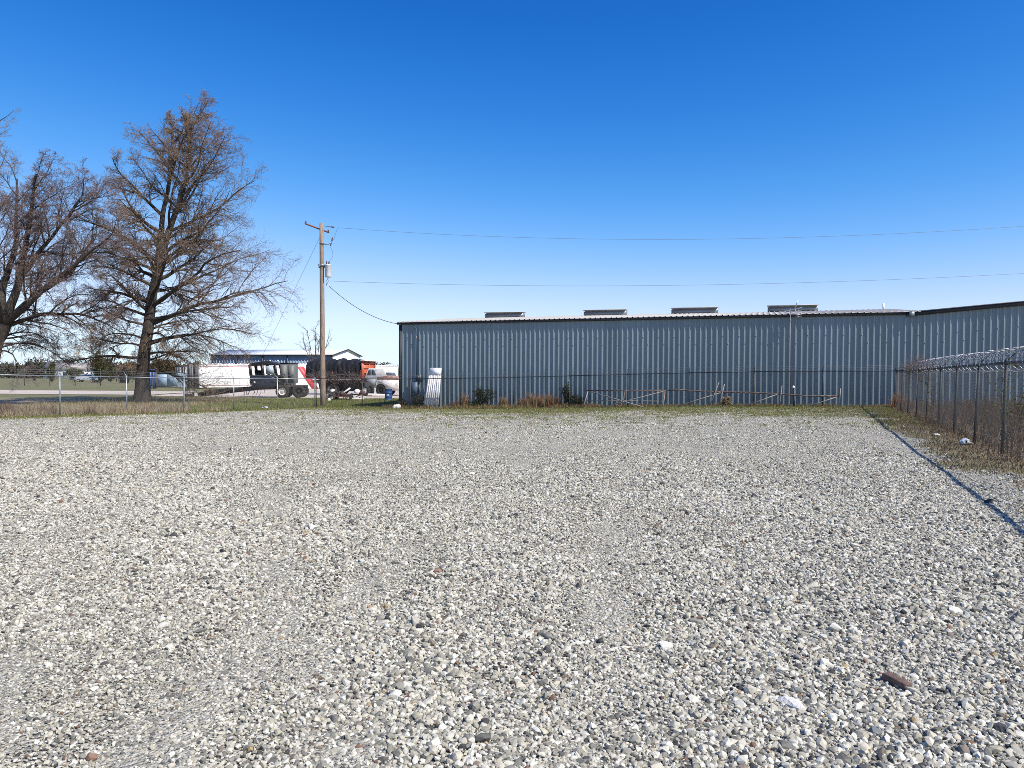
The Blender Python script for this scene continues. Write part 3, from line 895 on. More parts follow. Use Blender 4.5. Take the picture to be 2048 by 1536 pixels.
# tree 1: tall pyramidal bare tree, drooping low limbs
r1 = np.random.default_rng(5)
T1 = on_ground(284, 51.5)
lead1 = [(0, 0, -.3), (.1, 0, 3), (.55, .1, 6.5), (1.1, .1, 9.7), (2.0, .2, 12.2), (3.0, .1, 14.6), (3.5, 0, 16.8), (3.2, 0, 19.0)]
lead2 = [(1.1, .1, 9.4), (1.6, -.3, 12), (2.2, -.5, 15.0), (2.4, -.4, 18.2)]
limbs = []
zR = [2.2, 3.5, 5, 7, 9.2, 11.5, 13.5, 15, 17, 19, 20.5]
rRt = [5.8, 6.6, 8.0, 9.8, 8.6, 7.4, 6.8, 6.6, 5.2, 2.6, 1.4]
rLt = [4.8, 5.2, 5.4, 5.4, 5.4, 5.0, 4.8, 5.0, 4.4, 2.4, 1.4]
def lead_at(z, L):
    a = np.array(L); return np.array([np.interp(z, a[:, 2], a[:, 0]), np.interp(z, a[:, 2], a[:, 1]), z])
NL1 = 50
for i in range(NL1):
    z = 2.2 + 17.2 * ((i + .5) / NL1) ** 1.22
    ph = i * 2.39996 + r1.uniform(-.4, .4)
    L = lead1 if (z < 10 or i % 3) else lead2
    p = lead_at(min(z, 18.0 if L is lead2 else 18.7), L)
    kx = .5 + .5 * math.cos(ph)
    rad = np.interp(z, zR, rRt) * kx + np.interp(z, zR, rLt) * (1 - kx)
    rad *= r1.uniform(.45, .92)
    if abs(math.sin(ph)) > .7: rad *= .85
    up0 = np.interp(z, [2, 5, 9, 14, 20], [.10, .25, .45, .8, 1.35])
    ups = (0, -.02, -.10, -.10) if z < 5 else ((.05, .02, -.05, -.06) if z < 11 else (.06, .05, .02, 0))
    limbs.append((p, (math.cos(ph), math.sin(ph), up0), rad * 1.12, np.interp(z, [2, 9, 15, 20], [.10, .16, .10, .05]) * r1.uniform(.7, 1.2), ups))
for z, dx, dy, dz, ln, r0 in ((5.4, 1, .15, .42, 10.0, .17), (6.6, 1, -.35, .40, 9.6, .16), (4.0, 1, .2, .22, 7.4, .12), (9.6, 1, -.1, .55, 7.4, .13), (11.8, 1, .3, .75, 7.0, .12), (13.4, 1, -.2, .8, 6.2, .10),
                              (13.4, -1, .2, .95, 4.6, .10), (9.0, -1, -.3, .6, 5.4, .12), (6.0, -1, .3, .3, 5.6, .12), (16.0, .7, .3, 1.2, 3.8, .07), (16.6, -.6, -.2, 1.3, 3.4, .07), (15.2, .9, -.4, .8, 4.4, .08)):
    limbs.append((lead_at(z, lead1), (dx, dy, dz), ln, r0, (.04, 0, -.05, -.06) if z < 9 else (.05, .03, -.02)))
for tp, dx in ((lead1[-1], .05), (lead2[-1], -.2), (lead1[-2], .5)):
    limbs.append((np.array(tp) - np.array([0, 0, .3]), (dx, .1, 1.0), 1.1, .04, (0, .05)))
limb_tree('bare_tree', T1, [(lead1, .50, .05), (lead2, .24, .05)], limbs, 3, 'tall bare tree with upright tapering crown and brown buds', M['bark'], M['twig'], M['bud_brown'],
          (16, 10, 5), 3, .5, (-.02, -.015, -.01), twig_r=.005, thin=4.6, t_in=.22)

# tree 2: broad spreading tree at the left edge
T2 = on_ground(-30, 47.5)
r2 = np.random.default_rng(9)
fork = (1.3, 0, 5.2)
lead_2 = [[(0, 0, -.3), (.15, 0, 2.0), (.7, 0, 3.9), fork],
          [fork, (2.0, .3, 7.6), (2.3, .5, 9.8), (2.9, .3, 12.4), (3.4, 0, 14.6)],
          [fork, (2.9, -.4, 6.2), (4.6, -.8, 7.5), (6.6, -1.0, 9.0), (8.6, -1.2, 10.4)],
          [fork, (.6, .8, 7.4), (1.2, 1.4, 10.5), (1.4, 1.2, 14.6)],
          [fork, (-.6, -.5, 7.2), (-2.6, -1.0, 9.8), (-4.0, -1, 12.5)],
          [(2.1, .4, 8.2), (3.6, .6, 10.2), (5.2, .3, 12.0), (6.4, 0, 13.4)],
          [(1.1, 0, 4.9), (3.4, .6, 5.9), (5.8, .9, 5.9), (7.4, 1.0, 5.2)],
          [fork, (1.9, -2.0, 7.0), (2.8, -3.8, 9.0), (4.0, -4.5, 11.6)],
          [fork, (1.4, 2.4, 7.0), (3.0, 4.4, 9.0), (4.2, 5.2, 11.8)]]
rad2 = [(.52, .40), (.30, .06), (.26, .05), (.28, .06), (.27, .06), (.17, .04), (.16, .04), (.22, .05), (.22, .05)]
limbs = []
for j, L in enumerate(lead_2[1:]):
    L = np.array(L); s = np.concatenate([[0], np.cumsum(np.linalg.norm(np.diff(L, axis=0), axis=1))]); s /= s[-1]
    nl = 12 if j != 3 else 8
    for i in range(nl):
        t = .18 + .82 * (i + r2.uniform(.2, .8)) / nl
        p = np.array([np.interp(t, s, L[:, k]) for k in range(3)])
        dl_ = unit(np.array([np.interp(min(t + .05, 1), s, L[:, k]) - np.interp(t - .05, s, L[:, k]) for k in range(3)]))
        v = r2.normal(0, 1, 3); v = unit(v - dl_ * v.dot(dl_))
        d = dl_ * .75 + v * .8 + np.array([.15, 0, .12])
        low = p[2] < 7.2
        limbs.append((p, d, r2.uniform(2.6, 4.4) * (1.1 - .35 * t), .075 * (1.15 - .6 * t), (0, -.06, -.12) if low else (.04, .02, -.02)))
for i in range(7):
    a = r2.uniform(-1.2, 1.2)
    limbs.append((np.array([.9, 0, 3.4 + .25 * i]), (math.cos(a), math.sin(a), .35), r2.uniform(3.4, 5.2), .07, (.02, -.10, -.22, -.16)))
limb_tree('bare_tree', T2, [(L, a, b_) for L, (a, b_) in zip(lead_2, rad2)], limbs, 17, 'broad bare tree with arching limbs and reddish buds at the left edge', M['bark'], M['twig_red'], M['bud_red'],
          (11, 10, 5), 1, .5, (.0, -.005, .01), twig_r=.005)

# tree 3: pale tree far left behind
T3 = on_ground(-62, 64)
r3 = np.random.default_rng(13)
lead_3 = [[(0, 0, -.3), (.2, 0, 6), (.6, 0, 12), (1.6, 0, 18), (2.2, 0, 23)], [(.3, 0, 7), (-1, .5, 13), (-1.4, .5, 19.5)], [(.6, 0, 10), (2.2, -.4, 14.5), (3.0, -.4, 19)]]
limbs = []
for L in lead_3:
    L = np.array(L)
    for i in range(12):
        z = L[0, 2] + (L[-1, 2] - L[0, 2]) * (.3 + .7 * (i + .5) / 12) if L is not lead_3[0] else 0
        p = np.array([np.interp(z, L[:, 2], L[:, k]) for k in range(3)])
        a = r3.uniform(0, 6.28)
        limbs.append((p, (math.cos(a), math.sin(a), 1.3), r3.uniform(2.0, 3.6), .06, (.03, .05)))
limb_tree('bare_tree', T3, [(L, .38 if i == 0 else .2, .04) for i, L in enumerate(lead_3)], limbs, 23, 'taller pale twigged tree standing behind the broad tree at far left', M['bark'], M['twig_pale'], M['bud_brown'],
          (8, 7, 4), 0, .4, (.02, .02, .02))

# small vase-shaped bare tree behind the utility pole
T4 = on_ground(632, 92)
r4 = np.random.default_rng(31)
lead_4 = [[(0, 0, -.2), (0, 0, 1.2), (.05, 0, 2.2)]] + [[(0, 0, 1.0), (x * .35, y * .35, 3.0), (x, y, zt)] for x, y, zt in ((-1.7, .3, 6.2), (-.9, -.5, 7.2), (-.2, .4, 7.7), (.7, -.3, 7.3), (1.5, .3, 6.4))]
limbs = []
for L in lead_4[1:]:
    L = np.array(L)
    for i in range(9):
        t = .3 + .7 * (i + .5) / 9; p = np.array([np.interp(t, [0, .5, 1], L[:, k]) for k in range(3)])
        a = r4.uniform(0, 6.28); limbs.append((p, (.6 * math.cos(a), .6 * math.sin(a), 1.0), r4.uniform(.9, 1.7), .03, (.0, .03)))
limb_tree('bare_tree', T4, [(L, .16 if i == 0 else .08, .12 if i == 0 else .02) for i, L in enumerate(lead_4)], limbs, 37, 'small bare vase shaped tree rising behind the utility pole', M['bark'], M['twig'], M['bud_brown'],
          (6, 5, 3), 0, .2, (.02, .02, .02), twig_r=.007)

# ------------------------------------------------------------------ utility pole and lines
PB = on_ground(646, 48.9)
pole = thing('utility_pole', PB, 0, 'weathered wooden utility pole with transformer standing behind the fence', 'utility pole')
PT = pix(643, 447, 48.9) - PB
def pp(px, py, dy=0): return pix(px, py, 48.9 + dy) - PB
e = MB(); Kp = 9
e.tube([Vector((0, 0, -.4)).lerp(PT, k / (Kp - 1)) for k in range(Kp)], [.185 - .06 * k / (Kp - 1) for k in range(Kp)], 18); e.build('pole', M['pole_wood'], pole, smooth=True)
e = MB(); c0, c1 = pp(610, 447, -.5), pp(658, 465, .9); d = (c1 - c0)
e.tube([c0, c1], .055, 4); xa = e.build('crossarm', M['arm_wood'], pole)
for t in (.03, .97):
    q = c0.lerp(c1, t); e = MB(); e.lathe(q + Vector((0, 0, .04)), (0, 0, 1), [(.03, 0), (.06, .03), (.035, .06), (.06, .09), (.03, .13), (0, .14)], 10); e.build('insulator', M['porcelain'], xa)
e = MB(); i0, i1 = pp(649, 452), pp(668, 454.5); e.tube([i0, i1], .018, 6)
for k in range(3):
    q = i0.lerp(i1, .7 + .14 * k); e.lathe(q, (i1 - i0), [(.02, -.03), (.065, -.015), (.065, .015), (.02, .03)], 10)
e.build('strain_insulator', M['porcelain'], pole)
e = MB(); e.tube([pp(645, 488, -.13), pp(655, 489.5, -.1), pp(664, 485, -.1)], .02, 6); e.lathe(pp(664, 480, -.1), (.2, 0, 1), [(.02, -.1), (.055, -.07), (.03, -.03), (.055, 0), (.03, .05), (.055, .1), (0, .2)], 10); e.tube([pp(664, 485, -.1), pp(660, 492, -.1)], .03, 6); e.build('fused_cutout', M['porcelain'], pole)
e = MB(); e.lathe(pp(644, 487), (0, 0, 1), [(.155, -.03), (.17, -.03), (.17, .03), (.155, .03)], 16); e.lathe(pp(644.2, 531), (0, 0, 1), [(.165, -.05), (.185, -.05), (.185, .05), (.165, .05)], 16); e.build('pole_band', M['galv'], pole)
tc_, tb_ = pp(656, 530, -.12), pp(656, 554, -.12)
e = MB(); e.lathe(tb_, (0, 0, 1), [(0, -.02), (.17, -.02), (.18, .03), (.19, .05), (.19, (tc_ - tb_).z - .03), (.20, (tc_ - tb_).z - .02), (.20, (tc_ - tb_).z + .01), (.1, (tc_ - tb_).z + .06), (0, (tc_ - tb_).z + .07)], 20)
tr_o = e.build('transformer_tank', M['transformer_paint'], pole, smooth=False)
for dx in (-.07, .07):
    e = MB(); e.lathe(tc_ + Vector((dx, -.05, .04)), (dx, 0, 1), [(.03, 0), (.055, .04), (.03, .08), (.05, .12), (.025, .16), (.04, .2), (0, .24)], 10); e.build('bushing', M['porcelain'], tr_o)
e = MB(); e.box(pp(649, 533, -.1), (.12, .1, .16)); e.box(pp(639, 533, -.15), (.1, .1, .18)); e.tube([pp(636, 528, -.15), pp(641, 538, -.15)], .03, 6); e.build('bracket', M['mast_grey'], pole)
e = MB()
e.tube([pp(676, 455.5), pp(673, 462, -.05), pp(668, 478, -.1), pp(664, 482, -.1)], .008, 5)
e.tube([pp(661, 494, -.1), pp(665, 503, -.1), pp(666, 511, -.1), pp(660, 522, -.15)], .008, 5)
e.tube([pp(657, 556, -.1), pp(652, 562, -.1), pp(653, 570, -.1)], .012, 5)
e.tube([pp(655, 556, -.1), pp(657, 562, -.1), pp(652, 572, -.1)], .012, 5)
e.build('jumper_wire', M['cable'], pole)

def span(name, a, b_, sag, r, m_, label, n_=24):
    e = MB(); P = []
    for k in range(n_ + 1):
        t = k / n_; p = a.lerp(b_, t); p.z -= sag * 4 * t * (1 - t); P.append(p - a)
    e.tube(P, r, 6); o = e.build(name, m_); o.location = a
    return tag(o, label, 'wire')
# overhead lines run to a pole out of frame on the right
A1 = pix(677, 455.5, 48.9); E1 = pix(2250, 437, 40)
span('overhead_line', A1, E1, .92, .009, M['line_wire'], 'upper overhead power line stretching right from the pole top')
A2 = pix(660, 562, 48.8); E2 = pix(2250, 535, 40)
span('overhead_line', A2, E2, .60, .009, M['line_wire'], 'lower overhead power line stretching right from below the transformer')
wend = Vector((WC[0] - .12, WC[1] - .12, EAVE - .02))
span('service_drop', pix(658, 572, 48.8), wend, .42, .017, M['cable'], 'black service cable sagging from the pole to the building corner')
gend = on_ground(484, 61)
span('guy_wire', pix(640, 474, 48.9), gend, .0, .010, M['line_wire'], 'thin slanting guy wire running down left from the utility pole')

# ------------------------------------------------------------------ things by the metal building
def fpt(px, d, z=None, py=None):
    """point on the line parallel to the back fence, d metres towards the lot, at column px"""
    k = (px - W0 / 2) / FPX; o = B0 + NB * d
    s = (o[0] - k * o[1]) / (UB[0] - k * UB[1])
    q = o - UB * s
    if py is not None: return pix(px, py, q[1])
    return Vector((q[0], q[1], gz(q[0], q[1]) + (z or 0)))

# antenna on a mast
ab = fpt(1581, -.85)
ant = thing('television_antenna', ab, 0, 'television antenna on a thin mast against the metal building', 'antenna')
def ap(px, py, d=-.85): return fpt(px, d, py=py) - ab
e = MB(); e.tube([Vector((0, 0, -.1)), ap(1581, 616)], .022, 8); e.build('mast', M['mast_grey'], ant)
e = MB(); e.tube([ap(1604, 615), ap(1562, 623, -1.6)], .022, 6); bo = e.build('boom', M['antenna_metal'], ant)
e = MB(); e.tube([ap(1596, 600), ap(1590, 618)], .024, 6); e.tube([ap(1590, 618), ap(1595, 635)], .024, 6); e.build('vee_element', M['antenna_metal'], bo)
for k, (px_, py_, w) in enumerate(((1598, 616, .32), (1592, 618, .5), (1585, 619, .6), (1577, 621, .7), (1570, 622, .8))):
    c = ap(px_, py_, -.85 - .15 * k); e = MB(); e.tube([c - Vector((.28, -.9, 0)) * w * .5, c + Vector((.28, -.9, 0)) * w * .5], .012, 5); e.build('element', M['antenna_metal'], bo)
for py_ in (622, 629, 634):
    c = ap(1594, py_); e = MB(); e.tube([c - Vector((.22, -.05, 0)), c + Vector((.22, -.05, 0))], .012, 5); e.build('element', M['antenna_metal'], bo)
e = MB(); e.box(ap(1580, 641), (.1, .08, .06)); e.build('bracket', M['mast_grey'], ant)

# weathered white panel leaning on the wall
q00, q10, q01, q11 = fpt(847, -.25, py=811), fpt(877, -.25, py=811), fpt(860, -.75, py=737), fpt(883, -.75, py=737)
wp = thing('leaning_panel', (q00 + q10) / 2, 0, 'peeling white panel leaning against the wall behind the fence', 'panel')
o0 = (q00 + q10) / 2
nrm = (q10 - q00).cross(q01 - q00).normalized()
if nrm.y > 0: nrm = -nrm
NP = 7
for i in range(NP):
    a0, a1 = q00.lerp(q10, i / NP + .006), q00.lerp(q10, (i + 1) / NP - .006)
    b0, b1 = q01.lerp(q11, i / NP + .006), q01.lerp(q11, (i + 1) / NP - .006)
    lo_ = .02 * random.random()
    a0, a1 = a0.lerp(b0, lo_), a1.lerp(b1, lo_)
    m0, m1 = a0.lerp(b0, .82), a1.lerp(b1, .82)
    th = nrm * (.018 + .012 * (i % 2))
    vv = [a0, a1, m1, m0]; e = MB()
    e.add([p - o0 + th for p in vv] + [p - o0 - nrm * .02 for p in vv], [(0, 1, 2, 3), (7, 6, 5, 4), (0, 4, 5, 1), (1, 5, 6, 2), (2, 6, 7, 3), (3, 7, 4, 0)])
    e.build('strip', M['old_white'], wp)
vv = [q00.lerp(q01, .822), q10.lerp(q11, .822), q11, q11.lerp(q01, .1) + (q11 - q10).normalized() * .03, q01.lerp(q11, .1) + (q01 - q00).normalized() * .03, q01]; e = MB()
e.add([p - o0 + nrm * .034 for p in vv] + [p - o0 - nrm * .02 for p in vv], [tuple(range(6)), tuple(range(11, 5, -1))] + [(i, i + 6, (i + 1) % 6 + 6, (i + 1) % 6) for i in range(6)])
e.build('top_sheet', M['plain_white'], wp)

# old pipe gate frame and bent pipe rail with braces, leaning along the fence
gb = fpt(1247, .35)
gate = thing('pipe_gate', gb, 0, 'rusty pipe gate frame with crossed braces leaning on the fence', 'gate')
def gp(px, py, d=.35): return fpt(px, d, py=py) - gb
def bar(nm, par, a, b_, r, m_):
    e = MB(); e.tube([a, b_] if not isinstance(a, list) else a, r, 8); return e.build(nm, m_, par)
bar('top_pipe', gate, [gp(1172, 781), gp(1250, 781), gp(1332, 781)], None, .036, M['rust'])
bar('mid_rail', gate, gp(1172, 800.5), gp(1326, 802.5), .018, M['pipe_grey'])
bar('upright', gate, gp(1165, 819, .7), gp(1176, 782), .030, M['pipe_grey'])
bar('upright', gate, gp(1243, 819, .7), gp(1250, 782), .030, M['rust'])
bar('upright', gate, gp(1325, 819, .7), gp(1330, 783), .030, M['pipe_grey'])
bar('brace', gate, gp(1177, 782), gp(1300, 818, .6), .022, M['pipe_grey'])
bar('brace', gate, gp(1195, 817, .6), gp(1329, 782), .022, M['pipe_grey'])
rb = fpt(1500, .35)
rail = thing('pipe_rail', rb, 0, 'long bent rusty pipe rail with slanting braces leaning on the fence', 'pipe rail')
def rp_(px, py, d=.35): return fpt(px, d, py=py) - rb
bar('top_pipe', rail, [rp_(1336, 780.5), rp_(1360, 779.5), rp_(1400, 782.5), rp_(1440, 784), rp_(1500, 785), rp_(1560, 788), rp_(1610, 791.5), rp_(1640, 792), rp_(1678, 792)], None, .034, M['rust'])
for a, b_, c, d in ((1337, 818, 1445, 784), (1484, 815, 1556, 788), (1610, 815, 1676, 793)): bar('brace', rail, rp_(a, b_, .5), rp_(c, d), .024, M['pipe_grey'])
for a, b_, c, d in ((1437, 817, 1449, 768), (1558, 819, 1564, 771), (1678, 814, 1681, 777), (1418, 815, 1438, 765)): bar('upright', rail, rp_(a, b_, .5), rp_(c, d), .022, M['pipe_grey'])
# short black post and a second weathered post by it
pb_ = fpt(1588, .2)
po = thing('stub_post', pb_, 0, 'short dark post with a pale cap by the bent pipe rail', 'post')
e = MB(); e.tube([(0, 0, -.2), fpt(1589, .2, py=775) - pb_], .05, 10); e.build('post', M['meter_dark'], po)
e = MB(); e.lathe(fpt(1587, .2, py=775) - pb_, (0, 0, 1), [(.06, -.02), (.06, .05), (.03, .09), (0, .1)], 10); e.build('cap', M['old_white'], po)

# ------------------------------------------------------------------ vehicles and junk yard
def wheel(parent, c, r_, w, rim_m, axis=(0, -1, 0), rim_r=.56, tread=True, name='wheel'):
    c = Vector(c); ax = Vector(axis).normalized()
    e = MB()
    e.lathe(c, ax, [(r_ * rim_r, -w / 2 + .01), (r_ * .80, -w / 2), (r_ * .95, -w * .44), (r_, -w * .3), (r_, w * .3), (r_ * .95, w * .44), (r_ * .80, w / 2), (r_ * rim_r, w / 2 - .01)], 32)
    if tread:
        u, v = perp(ax)
        for k in range(28):
            a = 2 * math.pi * k / 28
            rd = u * math.cos(a) + v * math.sin(a)
            rot = Matrix((rd.cross(ax), ax, rd)).transposed()
            e.box(c + rd * (r_ + .002), (.05, w * .62, .03), rot)
    t = e.build('wheel' if name == 'wheel' else name, M['tyre'], parent)
    e = MB()
    e.lathe(c, ax, [(r_ * rim_r, w / 2 - .015), (r_ * rim_r * .92, w / 2 - .03), (r_ * rim_r * .85, w * .18), (r_ * .26, w * .10), (r_ * .24, w * .34), (r_ * .14, w * .40), (0, w * .42)], 24)
    e.build('rim', rim_m, t)
    return t

# stripped black truck
t1b = on_ground(558, 61.5); t1b.z += .03
tr1 = thing('stripped_truck', t1b, R(6), 'stripped black truck with bare cab and long frame rails lying to the left', 'truck')
cabm = M['navy_paint']
def P1(px, py):  # local coordinates on the side plane, metres
    s = 61.5 / FPX
    return ((px - 558) * s, (796.5 - py) * s)
def poly1(pts): return [P1(*p) for p in pts]
# cab: lower body, pillars and roof as separate sheets so that the window openings are open
e = MB(); e.prism(poly1([(507, 752), (556, 752), (561, 764), (553, 776), (511, 776)]), -1.05, 1.05); cab = e.build('cab_body', cabm, tr1, bevel=.03)
e = MB(); e.prism(poly1([(504.5, 733), (509, 728), (525, 726), (540, 723.5), (557, 727), (559, 730), (556, 732), (527, 731.5), (510, 734)]), -1.05, 1.05); e.build('roof', M['black_paint'], tr1, bevel=.03)
for y0, y1 in ((-1.05, -.97), (.97, 1.05)):
    for pts in ([(504.5, 732), (510, 732), (513, 754), (507, 754)], [(527, 730), (533, 730), (536, 754), (531, 754)], [(553, 730), (557, 730), (562, 757), (557, 757)]):
        e = MB(); e.prism(poly1(pts), y0, y1); e.build('pillar', M['black_paint'], tr1)
e = MB(); e.prism(poly1([(537, 733), (553, 733), (558, 750), (538, 750)]), -.985, -.975); e.build('side_window', M['glass_pale'], tr1)
e = MB(); e.prism(poly1([(512, 742), (525, 742), (527, 754), (514, 754)]), -.3, .3); e.build('seat', M['tarp'], tr1)
e = MB(); e.prism(poly1([(507, 762), (510, 752), (510, 776)]), -1.08, -1.05); e.build('step_plate', M['black_paint'], tr1)
e = MB(); e.box((P1(516.5, 766)[0], -1.07, P1(0, 766)[1]), (.13, .02, .14)); e.build('sticker', M['plain_white'], tr1)
e = MB(); e.prism(poly1([(536, 751), (566, 751), (566, 772), (540, 776)]), -.8, .6); e.build('engine_block', M['chassis'], tr1, bevel=.02)
rr_ = random.Random(4)
for k in range(16):
    a = P1(540 + rr_.random() * 26, 747 + rr_.random() * 20); bb = P1(540 + rr_.random() * 28, 747 + rr_.random() * 20)
    y = -.85 - rr_.random() * .25
    e = MB(); e.tube([(a[0], y, a[1]), ((a[0] + bb[0]) / 2, y - .05, (a[1] + bb[1]) / 2 + .1 * rr_.uniform(-1, 1)), (bb[0], y, bb[1])], rr_.uniform(.012, .035), 6)
    e.build('engine_hose', M['galv'] if k % 3 == 0 else M['chassis'], tr1)
e = MB(); e.prism(poly1([(563, 729), (592, 729), (592, 768), (563, 768)]), -.55, .75); cb = e.build('cabinet', M['cabinet_grey'], tr1, bevel=.02)
for x in (569.5, 584.5):
    e = MB(); e.prism(poly1([(x - 6, 731.5), (x + 6, 731.5), (x + 6, 766), (x - 6, 766)]), -.575, -.551); d_ = e.build('cabinet_door', M['cabinet_grey'], cb)
    e = MB(); e.box((P1(x + 3, 750)[0], -.59, P1(0, 750)[1]), (.06, .03, .12)); e.build('latch', M['galv'], cb)
e = MB(); e.prism(poly1([(562.5, 727), (592.5, 727), (592.5, 728.9), (562.5, 728.9)]), -.58, .78); e.build('cabinet_top', M['black_paint'], cb)
for yy in (-.45, .35):
    e = MB(); e.prism(poly1([(405, 786.5), (417, 785), (417, 782), (515, 773), (613, 771), (613, 777.5), (520, 781), (470, 787), (422, 793), (405, 793)]), yy, yy + .1); e.build('frame_rail', M['chassis'], tr1)
for x, y in ((425, 787), (455, 784), (490, 779), (585, 775), (610, 774)):
    a = P1(x, y); e = MB(); e.box((a[0], 0, a[1]), (.12, .95, .14)); e.build('cross_member', M['chassis'], tr1)
a = P1(569.5, 784); wheel(tr1, (a[0], -.95, .53), .53, .34, M['rim_white'])
a = P1(600, 784); wheel(tr1, (a[0], -.80, .53), .51, .30, M['chassis'])
a = P1(569.5, 784); wheel(tr1, (a[0], .9, .53), .53, .34, M['chassis'])
a = P1(600, 784); wheel(tr1, (a[0], .9, .53), .51, .30, M['chassis'])
e = MB(); a = P1(569.5, 784); e.tube([(a[0], -.9, .53), (a[0], .9, .53)], .09, 10); a = P1(600, 784); e.tube([(a[0], -.8, .53), (a[0], .9, .53)], .09, 10); e.build('axle', M['chassis'], tr1)
for k in range(9):
    x = 488 + k * 5 + rr_.random() * 3; a = P1(x, 779); bb = P1(x + rr_.uniform(-5, 6), 793 - rr_.random() * 6)
    e = MB(); e.tube([(a[0], -.5, a[1]), ((a[0] + bb[0]) / 2 + .08, -.52, (a[1] + bb[1]) / 2), (bb[0], -.55, max(bb[1], .03))], .018, 5); e.build('hanging_hose', M['cable'] if k % 4 else M['red_paint'], tr1)
for x in (545, 560):
    a = P1(x, 724); e = MB(); e.lathe((a[0], -.8, a[1]), (0, 0, 1), [(.05, 0), (.06, .06), (.03, .1), (0, .11)], 10); e.build('roof_marker', M['plain_white'], tr1)

# black scrap block left of it
sb_ = on_ground(378, 62.0); sb_.z += .03
e = MB(); e.prism([(-.38, 0), (.36, 0), (.38, .36), (.30, .28), (-.2, .26), (-.36, .22)], -.2, .2)
o = e.build('scrap_block', M['chassis']); o.location = sb_; tag(o, 'small black scrap metal block left of the frame rails', 'scrap')

# orange grain truck with white cab
S2 = 69.0 / FPX * 1.05
t2b = on_ground(800, 67.5); t2b.z += .03
tr2 = thing('dump_truck', t2b, R(-17), 'old white cab truck with orange bed under black tarpaulin', 'truck')
def P2(px, py): return ((px - 800) * S2, (790.5 - py) * S2)
def poly2(pts): return [P2(*p) for p in pts]
HW = 1.0
e = MB(); e.prism(poly2([(736, 757), (763, 757), (763, 774), (757, 776), (738, 775)]), -HW, HW); cabo = e.build('cab_body', M['door_grey'], tr2, bevel=.03)
e = MB(); e.prism(poly2([(738, 755.5), (743.5, 741.5), (747, 740), (773, 740.5), (776, 742), (783, 754), (768, 757), (737, 757)]), -HW + .05, HW - .05); e.build('cab_upper', M['truck_white'], tr2, bevel=.04)
for pts in ([(742.5, 752.5), (746, 743), (750.5, 742.5), (750.5, 752.5)], [(752, 752.5), (752, 742.5), (757, 743), (761, 752.5)]):
    e = MB(); e.prism(poly2(pts), -HW + .03, -HW + .06); e.build('side_window', M['glass'], tr2)
wa, wb_ = P2(775.5, 743), P2(782.5, 753)
e = MB(); e.add([(wa[0] + .02, -HW + .12, wa[1]), (wb_[0] + .03, -HW + .08, wb_[1]), (wb_[0] + .03, HW - .08, wb_[1]), (wa[0] + .02, HW - .12, wa[1]),
                 (wa[0] - .03, -HW + .12, wa[1]), (wb_[0] - .03, -HW + .08, wb_[1]), (wb_[0] - .03, HW - .08, wb_[1]), (wa[0] - .03, HW - .12, wa[1])],
                [(0, 1, 2, 3), (7, 6, 5, 4), (0, 4, 5, 1), (1, 5, 6, 2), (2, 6, 7, 3), (3, 7, 4, 0)]); e.build('windscreen', M['glass'], tr2)
e = MB(); e.prism(poly2([(764, 757.2), (782, 753.5), (806, 757.5), (806, 761), (764, 762)]), -HW + .06, HW - .06); e.build('hood', M['hood_rust'], tr2, bevel=.04)
# fender with an arched cut
arch = [(764, 761.5), (806, 761.5), (807, 781), (783, 781)]
cx_, cy_, ra = 770.5, 780, 11.5
arch += [(cx_ + ra * math.cos(t), cy_ - ra * math.sin(t)) for t in np.linspace(.05, math.pi - .25, 10)]
e = MB(); e.prism(poly2(arch), -HW - .05, -HW + .5); e.build('fender', M['truck_white'], tr2)
e = MB(); e.prism(poly2(arch), HW - .5, HW + .05); e.build('fender', M['truck_white'], tr2)
gx = P2(806.5, 0)[0]
e = MB(); e.box((gx, 0, P2(0, 770)[1]), (.06, 1.5, .72)); gr = e.build('grille', M['meter_dark'], tr2)
for k in range(4):
    e = MB(); e.box((gx + .045, 0, P2(0, 763.5 + 4 * k)[1]), (.04, 1.6, .05)); e.build('grille_bar', M['truck_white'], gr)
for y in (-.75, .75):
    e = MB(); e.lathe((gx + .03, y, P2(0, 767)[1]), (1, 0, 0), [(.12, 0), (.12, .04), (.08, .06), (0, .065)], 14); e.build('headlight', M['glass_pale'], tr2)
e = MB(); e.box((gx + .12, 0, P2(0, 782.5)[1]), (.14, 2.1, .2)); e.build('bumper', M['truck_white'], tr2, bevel=.02)
e = MB(); e.prism(poly2([(738, 759), (760, 759), (760, 773), (739.5, 773)]), -HW - .012, -HW - .001); dr_ = e.build('door', M['door_grey'], tr2)
e = MB(); e.box((P2(741, 760.5)[0], -HW - .03, P2(0, 760.5)[1]), (.14, .03, .04)); e.build('handle', M['galv'], dr_)
# bed
e = MB(); e.prism(poly2([(732.5, 727), (735.5, 727), (735.5, 768), (732.5, 768)]), -1.2, 1.2); hb = e.build('headboard', M['orange_paint'], tr2)
for z in (730, 739, 748):
    e = MB(); e.prism(poly2([(735.6, z), (736.8, z), (736.8, z + 1.8), (735.6, z + 1.8)]), -1.15, 1.15); e.build('headboard_rib', M['orange_paint'], hb)
for y in (-1.16, 0, 1.1):
    e = MB(); e.prism(poly2([(735.6, 727), (737.2, 727), (737.2, 768), (735.6, 768)]), y, y + .08); e.build('headboard_post', M['orange_paint'], hb)
e = MB(); e.prism(poly2([(731, 726.8), (742, 726.8), (740, 723.8), (732, 723.8)]), -1.26, 1.26); e.build('headboard_cap', M['truck_white'], hb, bevel=.03)
e = MB(); e.prism(poly2([(615, 746), (733, 744), (733, 761), (615, 761)]), -1.2, 1.2); bd = e.build('bed', M['red_paint'], tr2, bevel=.02)  # bed red, darkened in the paint for its shaded side
